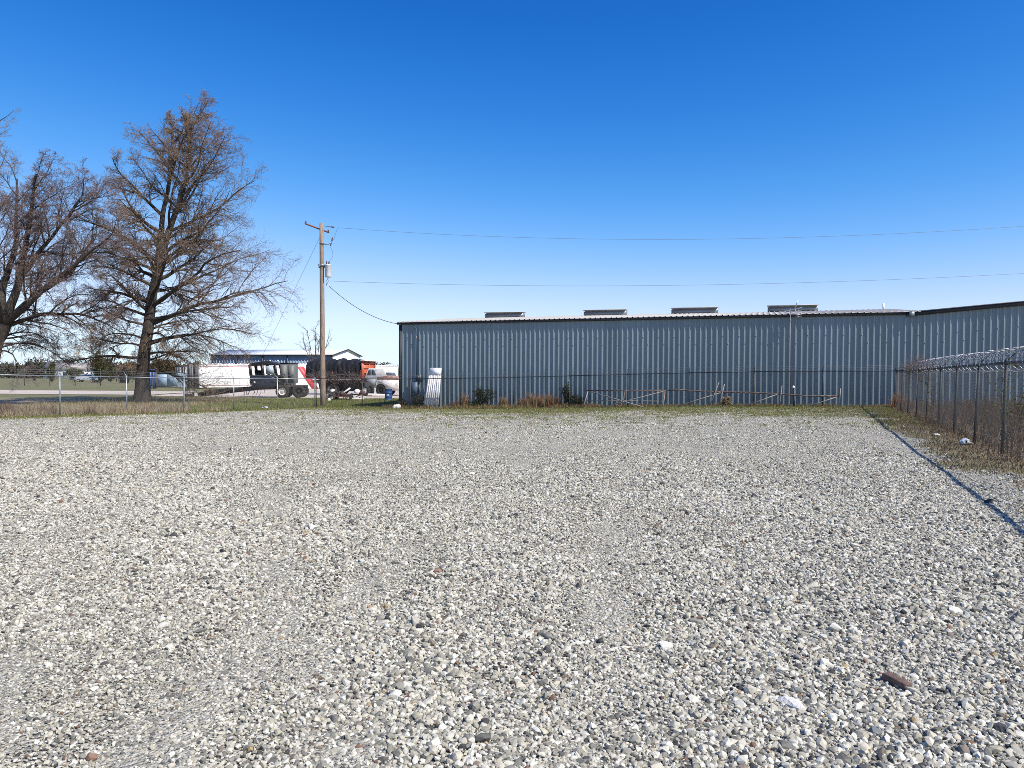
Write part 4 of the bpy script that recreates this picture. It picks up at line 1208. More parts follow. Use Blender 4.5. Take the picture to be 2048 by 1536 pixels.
for k in range(9):
    x = 619 + k * 13.4
    e = MB(); e.prism(poly2([(x - 1.2, 745), (x + 1.2, 745), (x + 1.2, 761), (x - 1.2, 761)]), -1.27, -1.205); e.build('bed_stake', M['red_paint'], bd)
e = MB(); e.prism(poly2([(620, 762.5), (800, 762.5), (800, 768), (620, 768)]), -.4, -.3); e.prism(poly2([(620, 762.5), (800, 762.5), (800, 768), (620, 768)]), .3, .4); e.build('chassis_rail', M['chassis'], tr2)
e = MB(); e.prism(poly2([(636, 761.5), (736, 761.5), (736, 779), (690, 784), (640, 780)]), -.85, .9); e.build('underbody_shade', M['chassis'], tr2, bevel=.03)  # dark box: underbody plus the shade beneath the bed, put in as a solid
# tarpaulin: crumpled skin over the load
nxT, nyT = 46, 16
V = []
for i in range(nxT + 1):
    for j in range(nyT + 1):
        px_ = 616 + 116 * i / nxT; u = j / nyT
        top = 722.5 + 2.2 * math.sin(i * .9) * math.sin(i * .31) + 2.0 * abs(math.sin(i * .37)) + random.uniform(-.6, .6)
        if i < 3: top += (3 - i) * 1.0
        ang = math.pi * u
        yv = -1.30 * math.cos(ang); zz = math.sin(ang) ** .35
        py_ = 756 + (top - 756) * zz
        a = P2(px_ + random.uniform(-.6, .6), py_)
        V.append((a[0], yv + .10 * math.sin(i * 1.7 + j) * (1 - zz) + random.uniform(-.03, .03), a[1] + random.uniform(-.02, .02)))
ii = np.arange(len(V)).reshape(nxT + 1, nyT + 1)
Fq = np.stack([ii[:-1, :-1], ii[1:, :-1], ii[1:, 1:], ii[:-1, 1:]], -1).reshape(-1, 4)
e = new_mesh('tarpaulin', np.array(V), Fq, M['tarp'], tr2)
for px_, py_ in ((675.5, 776.5), (667, 776)):
    a = P2(px_, py_); wheel(tr2, (a[0], -1.0, .49), .49, .28, M['rim_tan'])
a = P2(671, 0); wheel(tr2, (a[0], .95, .49), .49, .5, M['chassis'])
a = P2(771, 0); wheel(tr2, (a[0], -.92, .48), .48, .27, M['chassis']); wheel(tr2, (a[0], .92, .48), .48, .27, M['chassis'])
e = MB(); e.tube([(a[0], -.9, .48), (a[0], .9, .48)], .07, 8); a = P2(671, 0); e.tube([(a[0], -.9, .49), (a[0], .9, .49)], .09, 8); e.build('axle', M['chassis'], tr2)
# spare wheels leaning by the cab
for px_, Y, rz, rm, lb in ((731, 66.0, -.35, 'rim_white', 'loose tyre with white rim leaning beside the orange truck'), (742, 66.6, -.9, 'rim_tan', 'loose tyre turned edge on beside the white rimmed one')):
    q = on_ground(px_, Y); q.z += .03; t = thing('loose_wheel', q, rz, lb, 'wheel', 'loose wheels beside the orange truck')
    e = wheel(t, (0, 0, .44), .44, .28, M[rm], axis=(0, -1, .12), name='tyre')
# brush lying along the bed
rb_ = np.random.default_rng(77)
NBR = 260
st = np.stack([rb_.uniform(-8.3, -3.1, NBR), rb_.uniform(-1.75, -1.3, NBR), rb_.uniform(1.15, 2.05, NBR)], -1)
Q = sweep(st, np.stack([rb_.normal(0, 1, NBR), rb_.normal(0, .25, NBR), rb_.normal(0, .45, NBR)], -1), rb_.uniform(.4, 1.3, NBR), 5, .3, -.03, rb_)
v, f = tubes(Q, np.full((NBR, 5), .012) * np.linspace(1, .5, 5)[None], 4)
bs = new_mesh('brush_pile', v, f, M['twig_red']); bs.location = t2b; bs.rotation_euler = (0, 0, R(-17))
tag(bs, 'tangle of reddish cut branches along the side of the orange truck bed', 'brush', kind='stuff')

# junk pile in front of the truck
jb = on_ground(690, 58.5)
rj = random.Random(12)
def junk(name, loc, build_fn, label, cat):
    o = thing(name, loc, 0, label, cat, 'junk heap in front of the orange truck'); build_fn(o); return o
def J(px, py, Y=58.0): return pix(px, py, Y)
def mk_mower(o):
    e = MB(); e.box((0, 0, .30), (1.5, .7, .08)); e.build('deck', M['red_paint'], o, bevel=.01)
    e = MB(); e.box((.25, 0, .42), (.7, .5, .14)); e.build('hopper', M['red_paint'], o, bevel=.02)
    for x in (-.62, .62):
        for y in (-.42, .42): wheel(o, (x, y, .22), .22, .14, M['rim_tan'], tread=False)
    for k in range(7):
        a = rj.uniform(-.7, .7); e = MB(); e.tube([(a, -.35, .35), (a + rj.uniform(-.5, .5), -.4, .45 + rj.random() * .35)], .025, 6); e.build('bar', M['pipe_grey'] if k % 2 else M['rust'], o)
junk('scrap_trailer', on_ground(683, 58.4), mk_mower, 'low red scrap trailer frame heaped with bars beside the utility pole', 'trailer')
def mk_bars(o):
    for k in range(16):
        a = Vector((rj.uniform(-1.2, 1.2), rj.uniform(-.3, .3), rj.uniform(.08, .5))); d = Vector((rj.uniform(-.8, .8), rj.uniform(-.2, .2), rj.uniform(-.25, .25)))
        b_ = a + d; b_.z = max(b_.z, .05)
        e = MB(); e.tube([a, b_], rj.uniform(.018, .045), 6); e.build('bar', [M['old_white'], M['rust'], M['pipe_grey'], M['chassis']][k % 4], o)
    e = MB(); e.box((.1, -.3, .62), (.95, .05, .12), Matrix.Rotation(-.6, 3, 'Y')); e.build('board', M['plain_white'], o)
    e = MB(); e.lathe((1.0, -.1, .55), (0, -.6, 1), [(0, 0), (.24, .02), (.26, .1), (.14, .22), (0, .25)], 14); e.build('basin', M['plain_white'], o)
    e = MB(); e.lathe((-.95, -.2, .52), (0, -.6, 1), [(0, 0), (.16, .0), (.2, .22), (0, .24)], 12); e.build('bucket', M['old_white'], o)
    e = MB(); e.box((1.35, .0, .5), (.42, .35, .32), Matrix.Rotation(.3, 3, 'Z')); e.build('box', M['red_paint'], o)
junk('scrap_heap', on_ground(690, 60.2), mk_bars, 'heap of rusty bars and white boards behind the low red trailer', 'scrap')
def mk_tank(o):
    wheel(o, (-.2, 0, .36), .36, .24, M['rim_tan'], axis=(-.4, -1, .2), tread=False)
    wheel(o, (.35, .1, .34), .34, .24, M['chassis'], axis=(.5, -1, .1), tread=False)
junk('tyre_pair', on_ground(661, 58.8), mk_tank, 'two old tyres lying just right of the utility pole', 'tyres')
# low white slab under the truck
for px_, Y, sz, lb in ((753, 64.5, (1.5, .4, .14), 'pale board lying under the white truck cab'), (716, 57.3, (.9, .2, .1), 'pale plank end lying right of the scrap trailer')):
    q = on_ground(px_, Y); e = MB(); e.prism([(-sz[0] / 2, 0), (sz[0] / 2, .02), (sz[0] / 2 - .05, sz[2] + .02), (-sz[0] / 2 + .03, sz[2])], -sz[1] / 2, sz[1] / 2)
    o = e.build('board', M['old_white'], bevel=.01); o.location = q + Vector((0, 0, .12)); o.rotation_euler = (0, .05, .2); tag(o, lb, 'board')

# blue drum
q = on_ground(777, 58.0)
dr = thing('steel_drum', q, 0, 'blue steel drum standing by the corner of the metal building', 'drum')
e = MB(); e.lathe((0, 0, 0), (0, 0, 1), [(0, 0), (.29, 0), (.295, .03), (.285, .04), (.285, .29), (.30, .31), (.285, .33), (.285, .58), (.30, .60), (.285, .62), (.285, .86), (.298, .88), (.29, .90), (.27, .885), (0, .88)], 24); e.build('drum', M['deep_blue'], dr)
e = MB(); e.lathe((.12, -.1, .88), (0, 0, 1), [(.04, 0), (.04, .02), (0, .02)], 10); e.build('bung', M['galv'], dr)
e = MB(); 
for k in range(3):
    a0, a1 = -1.9 + .22 * k, -1.9 + .22 * (k + 1)
    e.add([(.291 * math.cos(a0), .291 * math.sin(a0), .38), (.291 * math.cos(a1), .291 * math.sin(a1), .38), (.291 * math.cos(a1), .291 * math.sin(a1), .5), (.291 * math.cos(a0), .291 * math.sin(a0), .5)], [(0, 1, 2, 3)])
e.build('sticker', M['glass_pale'], dr)
# pale block at the building corner
q = fpt(793, .15); e = MB(); e.prism([(-.22, -.05), (.23, -.05), (.24, .22), (.16, .28), (-.14, .25), (-.24, .12)], -.16, .16)
o = e.build('concrete_block', M['old_white'], bevel=.03); o.location = q; o.rotation_euler = (0, 0, .3); tag(o, 'broken pale concrete block at the corner of the metal building', 'block')
# litter
def crumple(name, loc, size, m_, label, cat, seed):
    r = np.random.default_rng(seed)
    bm = bmesh.new(); bmesh.ops.create_icosphere(bm, subdivisions=3, radius=1)
    for v in bm.verts:
        c = Vector(v.co); k = 1 + .35 * (vnoise(c.x * 2 + 9, c.y * 2 + c.z * 3, 1.0, seed) - .5) + .25 * (vnoise(c.x * 6, c.y * 6 + c.z * 5, 1.0, seed + 4) - .5)
        v.co = Vector((c.x * size[0], c.y * size[1], max(c.z, -.35) * size[2])) * float(k)
    me = bpy.data.meshes.new(name); bm.to_mesh(me); bm.free(); me.materials.append(m_)
    o = bpy.data.objects.new(name, me); C.objects.link(o); o.location = loc; return tag(o, label, cat)
q = pix(1930, 884, 17.0); q.z = gz(q.x, q.y) + .05
bag = crumple('plastic_bag', q, (.125, .10, .095), M['plastic_bag'], 'crumpled white plastic bag at the foot of the right fence', 'bag', 3)
q = on_ground(530, 45.2); crumple('litter', q + Vector((0, 0, .04)), (.2, .1, .08), M['plain_white'], 'white scrap of litter on grass below the black truck', 'litter', 8)
q = pix(1873, 866, 19.5); q.z = gz(q.x, q.y) + .02; crumple('litter', q, (.08, .05, .03), M['plain_white'], 'small white scrap of litter in the weeds by the right fence', 'litter', 9)
q = on_ground(658, 56); crumple('litter', q + Vector((0, 0, .12)), (.12, .1, .14), M['plain_white'], 'white rag on the ground just right of the utility pole', 'litter', 14)

# single stones and the brick in the foreground
def gpos(px, py):
    Y = 5.0
    for _ in range(30):
        p = pix(px, py, Y); zt = gz(p.x, Y)
        Y = Y * (EYE - zt) / (EYE - p.z)
    return Vector((p.x, Y, zt))
q = gpos(1793, 1372)
e = MB(); e.box((0, 0, .02), (.054, .135, .042)); o = e.build('brick', M['brick'], bevel=.006); o.location = q + Vector((0, 0, .002)); o.rotation_euler = (.05, .03, .38); tag(o, 'loose brown brick lying on the gravel at lower right', 'brick')
def rock(px, py, size, m_, label, seed, rz=0):
    q = gpos(px, py); r = random.Random(seed)
    bm = bmesh.new()
    for k in range(26):
        v = Vector((r.gauss(0, 1), r.gauss(0, 1), r.gauss(0, 1))).normalized() * r.uniform(.8, 1.1); bm.verts.new((v.x * size[0], v.y * size[1], v.z * size[2]))
    res = bmesh.ops.convex_hull(bm, input=bm.verts)
    for v in [v for v in bm.verts if not v.link_faces]: bm.verts.remove(v)
    me = bpy.data.meshes.new('stone'); bm.to_mesh(me); bm.free(); me.materials.append(m_)
    o = bpy.data.objects.new('stone', me); C.objects.link(o); o.location = q + Vector((0, 0, size[2] * .5)); o.rotation_euler = (0, 0, rz)
    tag(o, label, 'stone')
rock(1583, 1412, (.05, .075, .022), M['pale_stone'], 'long flat pale stone left of the loose brick', 1, .5)
rock(185, 1519, (.026, .02, .018), M['brown_stone'], 'chunky brown stone in the lower left corner of the gravel', 2)
rock(1750, 1468, (.034, .03, .02), M['cabinet_grey'], 'rounded dark grey stone below the loose brick', 3)
rock(2000, 1462, (.04, .026, .022), M['dark_stone'], 'dark angular stone near the lower right edge', 4, .3)
rock(348, 1074, (.04, .03, .03), M['dark_stone'], 'small dark stone alone on pale gravel at left', 5)
rock(790, 1128, (.04, .022, .016), M['dark_stone'], 'small black fragment on the gravel near the middle', 6, .4)
rock(875, 1146, (.036, .026, .024), M['brown_stone'], 'rust brown stone on the gravel near the middle', 7)

# ------------------------------------------------------------------ trailers and far buildings
def trailer(px0, Y0, L, rz, label, h1=3.0, stripes=True, red=None):
    a = pix(px0, 760, Y0); zg = gz(a.x, Y0) + .03
    root = thing('white_trailer', (a.x, Y0, zg), rz, label, 'trailer')
    h0 = .06
    e = MB(); e.box((L / 2, 1.25, (h0 + h1) / 2), (L, 2.5, h1 - h0)); e.build('box_body', M['trailer_white'], root, bevel=.02)
    e = MB(); e.box((L / 2, -.012, h1 - .08), (L + .02, .04, .12)); e.build('top_rail', M['trailer_white'], root)
    e = MB(); e.box((L / 2, -.012, h0 + .08), (L + .02, .04, .14)); e.build('bottom_rail', M['trailer_white'], root)
    for x in np.arange(.6, L, 1.22):
        e = MB(); e.box((x, -.006, (h0 + h1) / 2), (.03, .014, h1 - h0 - .4)); e.build('panel_seam', M['trailer_white'], root)
    for y in (.62, 1.88):
        e = MB(); e.box((-.03, y, (h0 + h1) / 2), (.05, 1.18, h1 - h0 - .12)); d_ = e.build('rear_door', M['container_grey'], root)  # doors coloured grey to stand for shade on the trailer's rear end
        for k in (-.3, .3):
            e = MB(); e.tube([(-.09, y + k, h0 + .1), (-.09, y + k, h1 - .1)], .04, 6); e.build('locking_bar', M['chassis'], d_)
    for z in (h0 + .03, h1 - .03):
        e = MB(); e.box((-.05, 1.25, z), (.1, 2.5, .1)); e.build('door_sill', M['trim_dark'], root)
    if stripes:
        for z in (h1 - .28, h0 + .33):
            e = MB(); e.box((L / 2, -.0165, z), (L - .1, .006, .13)); e.build('stripe', M['faded_pink'], root)
    if red:
        def q(px, py):
            k = (px - W0 / 2) / FPX; s_ = (k * Y0 - a.x) / (math.cos(rz) - k * math.sin(rz))
            return (s_, min(max(pix(px, py, Y0 + s_ * math.sin(rz)).z - zg, h0 + .02), h1 - .02))
        e = MB(); e.prism([q(*p) for p in red], -.046, -.034); e.build('red_slash', M['stripe_red'], root)
    return root
trailer(399, 90, 15, R(55), 'long white box trailer with faded pink stripes behind the black truck')
trailer(592, 87, 17, R(55), 'white box trailer marked with a large red diagonal stripe', stripes=False, red=[(594, 733), (606.5, 733), (637, 779.5), (623, 779.5)])
def container(px0, px1, Y, y_top, m_, label, bars):
    a = pix(px0, 760, Y); b_ = pix(px1, 760, Y); zg = gz((a.x + b_.x) / 2, Y) + .03
    zt = pix(px0, y_top, Y).z; root = thing('shipping_container', ((a.x + b_.x) / 2, Y, zg), 0, label, 'container')
    w, h = b_.x - a.x, zt - zg
    e = MB(); e.box((0, 3, h / 2), (w, 6, h)); e.build('body', m_, root, bevel=.03)
    for s in (-1, 1):
        e = MB(); e.box((s * w / 4, -.03, h / 2), (w / 2 - .08, .06, h - .2)); d_ = e.build('door', m_, root)
        for k in range(bars):
            e = MB(); x = s * w / 4 + (k - (bars - 1) / 2) * w / 5
            e.tube([(x, -.09, .1), (x, -.09, h - .1)], .05, 6); e.build('locking_bar', M['chassis'], d_)
    for z in (.05, h - .06):
        e = MB(); e.box((0, -.04, z), (w, .1, .12)); e.build('sill', M['trim_dark'], root)
container(351, 374, 99, 732, M['container_grey'], 'grey shipping container with dark locking bars left of the white trailer', 2)
container(314, 355.5, 96, 746, M['container_blue'], 'low pale blue container right of the tall tree trunk', 0)
for k, px_ in enumerate((301, 307.5)):
    q = on_ground(px_, 88); q.z += .03; e = MB(); e.tube([(0, 0, 0), (0, 0, 2.3)], .13, 8); o = e.build('blue_post', M['deep_blue']); o.location = q
    tag(o, ('dark blue post just right of the tall tree trunk', 'second dark blue post right of the tall tree trunk')[k], 'post')
q = on_ground(312, 89); q.z += .03; e = MB(); e.box((0, 0, 1.15), (.2, .2, 2.3)); e.box((0, -.02, 2.34), (.3, .3, .08)); o = e.build('rusty_post', M['rust']); o.location = q; tag(o, 'rusty square post left of the pale blue container', 'post')

# far blue building with white gable end
FC = np.array([-33.5, 140.0]); FV = np.array([.2195, .9756]); FU = np.array([-.9756, .2195])
zg = gz(*FC)
fb = thing('far_building', (FC[0], FC[1], zg), math.atan2(FU[1], FU[0]), 'far blue metal building with white roof and white gable end', 'building')
FL, FW_, FE = 25.5, 12.3, 5.25 - zg - .05
PKF = FE + 1.1
# local x along FU (left), local y = rotated: (-FU.y, FU.x) = (-.2195,-.9756) -> towards camera, so the building is at negative y
e = MB(); e.box((FL / 2, -.0 - FW_ / 2, FE / 2), (FL, FW_, FE)); e.build('wall', M['siding_far'], fb)
for k in range(int(FL / .6)):
    e = MB(); e.box((.3 + k * .6, .03, FE / 2 - .1), (.16, .06, FE - .2))
    (e.build('wall_rib', M['siding_far'], fb))
for k in range(int(FL / .6)):
    e = MB(); e.box((.3 + k * .6 + .3, .02, 1.9), (.3, .04, 3.8)); e.build('sunlit_rib_strip', M['white_siding'], fb)  # white strips stand for sunlight on the lower ribs
e = MB(); e.add([(-.02, .02, 0), (-.02, -FW_, 0), (-.02, -FW_, FE), (-.02, -FW_ / 2, PKF), (-.02, .02, FE), (-.06, .02, 0), (-.06, -FW_, 0), (-.06, -FW_, FE), (-.06, -FW_ / 2, PKF), (-.06, .02, FE)],
                [(0, 1, 2, 3, 4), (9, 8, 7, 6, 5)] + [(i, i + 5, (i + 1) % 5 + 5, (i + 1) % 5) for i in range(5)]); e.build('gable_wall', M['white_siding'], fb)
for s in (0, 1):
    y0, z0 = (.25, FE - .03) if s == 0 else (-FW_ - .25, FE - .03)
    e = MB(); vv = [(-.3, y0, z0), (FL + .2, y0, z0), (FL + .2, -FW_ / 2, PKF + .02), (-.3, -FW_ / 2, PKF + .02)]
    e.add(vv + [(a, b_, c + .12) for a, b_, c in vv], [(0, 1, 2, 3), (4, 5, 6, 7), (0, 1, 5, 4), (1, 2, 6, 5), (2, 3, 7, 6), (3, 0, 4, 7)]); e.build('roof', M['roof_white'], fb)
    e = MB(); e.tube([(-.34, y0, z0 + .05), (-.34, -FW_ / 2, PKF + .1)], .12, 4); e.build('rake_trim', M['trim_dark'], fb)
e = MB(); e.box((FL / 2, .3, FE - .02), (FL + .4, .12, .22)); e.build('eave_gutter', M['trim_dark'], fb)
for x in (0.1, 9.2, 14.4, 19.9, FL - .1): 
    e = MB(); e.box((x, .12, FE / 2), (.2, .16, FE)); e.build('downspout', M['trim_dark'], fb)

# far fence across the left background
def far_fence(pts, label, h):
    b0 = pts[0]; root = thing('far_fence', (b0[0], b0[1], gz(*b0)), 0, label, 'fence')
    for i, p in enumerate(pts):
        e = MB(); x, y = p[0] - b0[0], p[1] - b0[1]; e.tube([(x, y, -.1), (x, y, h)], .045, 6); e.build('post', M['galv_dark'], root)
        e = MB(); e.tube([(x, y, h), (x + .1, y - .2, h + .35)], .03, 5); e.build('barb_arm', M['galv'], root)
    e = MB(); a, z = pts[0], pts[-1]
    e.tube([(0, 0, h), (z[0] - a[0], z[1] - a[1], h)], .03, 6); e.build('top_rail', M['galv_dark'], root)
    for k in range(3):
        e = MB(); e.tube([(0, 0, h * (k + .5) / 3), (z[0] - a[0], z[1] - a[1], h * (k + .5) / 3)], .008, 4); e.build('wire', M['wire'], root)
far_fence([(-78 + i * 3.6, 104 - .2 * i) for i in range(10)], 'thin wire fence beyond the road behind the bare trees', 2.0)

# parked car far left
q = on_ground(176, 150)
car = thing('parked_car', q, R(8), 'small silver car parked far behind the fence at left', 'car')
e = MB(); e.prism([(-2.2, .35), (2.2, .35), (2.25, .75), (1.5, .95), (-1.9, .98), (-2.25, .8)], -.85, .85); e.build('body', M['car_silver'], car, bevel=.06)
e = MB(); e.prism([(-1.7, .95), (1.1, .95), (.5, 1.45), (-1.2, 1.48)], -.75, .75); e.build('cabin', M['glass'], car, bevel=.05)
e = MB(); e.prism([(-1.25, 1.47), (.5, 1.44), (.42, 1.54), (-1.15, 1.56)], -.74, .74); e.build('roof', M['car_silver'], car, bevel=.03)
for x in (-1.4, 1.4):
    for y in (-.8, .8): wheel(car, (x, y, .33), .33, .22, M['rim_tan'], tread=False)
# small pale house far left
q = on_ground(140, 230)
hs = thing('far_house', q, R(10), 'small pale house far off between the trees at left', 'house')
e = MB(); e.box((0, 0, 1.5), (12, 7, 3.0)); e.build('wall', M['white_siding'], hs)
e = MB(); e.add([(-6.4, -3.9, 2.9), (6.4, -3.9, 2.9), (6.4, 3.9, 2.9), (-6.4, 3.9, 2.9), (-6.4, 0, 5.0), (6.4, 0, 5.0)], [(0, 1, 5, 4), (2, 3, 4, 5), (0, 4, 3), (1, 2, 5), (0, 3, 2, 1)]); e.build('roof', M['container_grey'], hs)
for x in (-3.5, 0, 3.2): 
    e = MB(); e.box((x, -3.52, 1.6), (1.1, .06, 1.2)); e.build('window', M['glass'], hs)

# ------------------------------------------------------------------ leafy masses, weeds, grass
def leaf_mass(n_, r, cx, cy, cz, rx, ry, rz, size, cols, clump=0):
    """random three-cornered leaves in an uneven ellipsoid made of clumps"""
    if clump:
        cc = r.normal(0, 1, (clump, 3)); cc = unit(cc) * r.uniform(.25, .95, (clump, 1))
        k = r.integers(0, clump, n_); p = cc[k] + r.normal(0, .20, (n_, 3))
    else:
        p = unit(r.normal(0, 1, (n_, 3))) * r.uniform(.3, 1, (n_, 1)) ** .5
    c = np.stack([cx + p[:, 0] * rx, cy + p[:, 1] * ry, np.maximum(cz + p[:, 2] * rz, cz - rz * .98)], -1)
    u = unit(r.normal(0, 1, c.shape)); w = unit(np.cross(u, r.normal(0, 1, c.shape)))
    s = size * r.uniform(.5, 1.5, (n_, 1))
    V = np.stack([c - u * s, c + u * s * .7 + w * s * .6, c + u * s * .7 - w * s * .6], 1).reshape(-1, 3)
    cl = np.array(cols)[r.integers(0, len(cols), n_)] * r.uniform(.65, 1.35, (n_, 1))
    cl = np.repeat(np.concatenate([cl, np.ones((n_, 1))], 1), 3, 0)
    return V, np.arange(3 * n_).reshape(-1, 3), cl
def build_leaves(name, packs, m_, parent=None):
    V = np.concatenate([p[0] for p in packs]); o = 0; Fs = []
    for p in packs: Fs.append(p[1] + o); o += len(p[0])
    return new_mesh(name, V, Fs, m_, parent, attrs={'tint': ('FLOAT_COLOR', np.concatenate([p[2] for p in packs]))})
rv = np.random.default_rng(101)
GREYBROWN = [(.10, .085, .075), (.085, .08, .065), (.12, .095, .08), (.07, .075, .05)]
DARKGREEN = [(.03, .045, .025), (.045, .055, .03), (.05, .05, .03)]
OLIVE = [(.11, .11, .03), (.09, .10, .035), (.07, .085, .03)]
# far wood on the left and behind the trailers
packs = []
for k in range(46):
    px_ = -150 + 660 * k / 45 + rv.uniform(-8, 8); Y = rv.uniform(240, 340)
    q = on_ground(px_, Y); h = rv.uniform(4.0, 7.5)
    packs.append(leaf_mass(1500, rv, q.x, Y, q.z + h * .5, rv.uniform(4, 8), 5, h * .55, .45, GREYBROWN if k % 3 else DARKGREEN, 14))
for k in range(13):
    px_ = 715 + 100 * k / 12; Y = rv.uniform(260, 330); q = on_ground(px_, Y); h = rv.uniform(3.5, 6.2)
    packs.append(leaf_mass(1000, rv, q.x, Y, q.z + h * .5, rv.uniform(3, 6), 5, h * .55, .4, GREYBROWN if k % 2 else DARKGREEN, 12))
for k in range(8):
    px_ = 1815 + 12 * k
tag(build_leaves('far_wood', packs, M['far_leaf']), 'distant grey brown wood along the horizon', 'wood', kind='stuff')
def bush(px_, Y, h, w, cols, label, seed, n_=2600, leaf=.12, name='bush', cat='bush'):
    r = np.random.default_rng(seed); q = on_ground(px_, Y)
    root = thing(name, q, 0, label, cat)
    N_ = 7; st = np.zeros((N_, 3)); a = r.uniform(0, 6.28, N_)
    Q = sweep(st, np.stack([.5 * np.cos(a), .5 * np.sin(a), np.ones(N_)], -1), np.full(N_, h * .8), 5, .15, .02, r)
    v, f = tubes(Q, np.full((N_, 5), .02 * h) * np.linspace(1, .4, 5)[None], 5); new_mesh('stem', v, f, M['bark'], root)
    build_leaves('foliage', [leaf_mass(n_, r, 0, 0, h * .55, w / 2, w / 2, h * .47, leaf, cols, 22)], M['leafy'], root)
    return root
bush(201, 150, 6.2, 3.6, OLIVE, 'upright olive green bush far off left of the tall tree', 1, leaf=.18)
bush(104, 150, 3.6, 1.8, OLIVE, 'small yellow green bush far off above the left fence', 2, 1500, leaf=.16)
bush(150, 165, 3.0, 3.4, OLIVE, 'low olive bush far off beside the silver car', 3, 1800, leaf=.18)
bush(222, 148, 3.0, 2.0, OLIVE, 'short yellow green bush just left of the tall tree', 4, 1500, leaf=.16)
bush(335, 110, 4.0, 5.0, [(.13, .075, .04), (.10, .07, .035), (.09, .08, .04)], 'brown leaved bush behind the pale blue container', 5, 2600, leaf=.14)
bush(70, 170, 3.2, 4.5, GREYBROWN, 'grey brown thicket far off at left', 6, 2200, leaf=.2)
bush(255, 125, 3.4, 3.4, GREYBROWN, 'grey brown thicket far off left of the tall trunk', 7, 2200, leaf=.16)

def blades(P, H, Wd, lean, cols, r, curl=.35):
    """grass blades: P (n,3), H (n,), two-segment tapered"""
    n_ = len(P)
    a = r.uniform(0, 6.283, n_); s = np.stack([np.cos(a), np.sin(a), np.zeros(n_)], -1) * (Wd * r.uniform(.6, 1.4, n_))[:, None]
    b_ = r.uniform(0, 6.283, n_); ln = np.abs(r.normal(0, lean, n_))
    d = np.stack([np.cos(b_) * np.sin(ln), np.sin(b_) * np.sin(ln), np.cos(ln)], -1)
    m_ = P + d * (H * .55)[:, None]
    d2 = unit(d + np.stack([np.cos(b_), np.sin(b_), -np.full(n_, .6)], -1) * curl * r.random((n_, 1)))
    t = m_ + d2 * (H * .45)[:, None]
    V = np.stack([P - s, P + s, m_ + s * .7, m_ - s * .7, t], 1).reshape(-1, 3)
    i = (np.arange(n_) * 5)[:, None]
    Fq = i + np.array([[0, 1, 2, 3]]); Ft = i + np.array([[3, 2, 4]])
    cl = np.array(cols)[r.integers(0, len(cols), n_)] * r.uniform(.7, 1.3, (n_, 1))
    cl = np.repeat(np.concatenate([cl, np.ones((n_, 1))], 1), 5, 0)
    return V, [Fq, Ft], cl
def build_blades(name, packs, parent=None, m_=None):
    V = []; Fs = []; cl = []; o = 0
    for v, f, c in packs:
        V.append(v); cl.append(c); Fs += [x + o for x in f]; o += len(v)
    return new_mesh(name, np.concatenate(V), Fs, m_ or M['leafy'], parent, attrs={'tint': ('FLOAT_COLOR', np.concatenate(cl))})
GREEN = [(.15, .20, .045), (.19, .22, .055), (.22, .22, .07), (.125, .175, .04)]
STRAW = [(.42, .34, .21), (.36, .28, .17), (.46, .39, .27), (.28, .21, .13)]
RUSTY = [(.38, .18, .07), (.30, .14, .06), (.44, .25, .11), (.24, .13, .07)]
BRAMBLE = [(.13, .095, .07), (.10, .075, .06), (.16, .12, .085), (.085, .075, .05)]
def scatter(n_, x0, x1, y0, y1, cond, r):
    x = r.uniform(x0, x1, n_); y = r.uniform(y0, y1, n_); k = cond(x, y)
    x, y = x[k], y[k]; return np.stack([x, y, g(x, y) - .01], -1)
# green grass behind the fence up to the yard
def cond(x, y):
    db, dl, dr_ = dists(x, y)
    return ((db < .3) | (dl < .2)) & (y < 61 + 0 * x) & (x > -31) & (x < -6 + 0 * y) & (fbm(x, y, 3, 61) > .25)
P = scatter(150000, -31, -5, 28, 61.5, cond, rv)
wet = sstep(-23.5, -18.5, P[:, 0]) + rv.normal(0, .25, len(P))
gpk = [blades(P[wet > .5], rv.uniform(.05, .16, (wet > .5).sum()), .011, .5, GREEN + [(.20, .18, .09)], rv),
       blades(P[wet <= .5], rv.uniform(.08, .30, (wet <= .5).sum()), .010, .45, STRAW + GREEN[:1] + [(.40, .33, .20)], rv)]
# edge of the lot: short green and straw
def cond(x, y):
    t, d = lot_masks(x, y); db, dl, dr_ = dists(x, y)
    return (rv.random(len(x)) < t * 1.1 - .18) & (db > -.5) & (dl > -.5) & (dr_ > .2)
P = scatter(340000, -22, 19, 24, 48, cond, rv)
db, dl, dr_ = dists(P[:, 0], P[:, 1])
hh = np.where(np.minimum(db, dl) < .9, rv.uniform(.04, .15, len(P)), rv.uniform(.03, .10, len(P)))
gpk.append(blades(P, hh, .010, .6, GREEN + STRAW[:1] + [(.19, .17, .07), (.16, .15, .06)], rv))
# dry strip along the inside of the right fence
def cond(x, y):
    t, d = lot_masks(x, y); db, dl, dr_ = dists(x, y)
    return (rv.random(len(x)) < t * 1.2 - .3) & (dr_ > -.4) & (dr_ < 3.2) & (db > 0)
P = scatter(360000, 1, 19, .5, 37, cond, rv)
gpk.append(blades(P, rv.uniform(.02, .11, len(P)), .007, .75, BRAMBLE + STRAW[3:] + RUSTY[3:] + [(.17, .15, .065), (.24, .20, .12)], rv))
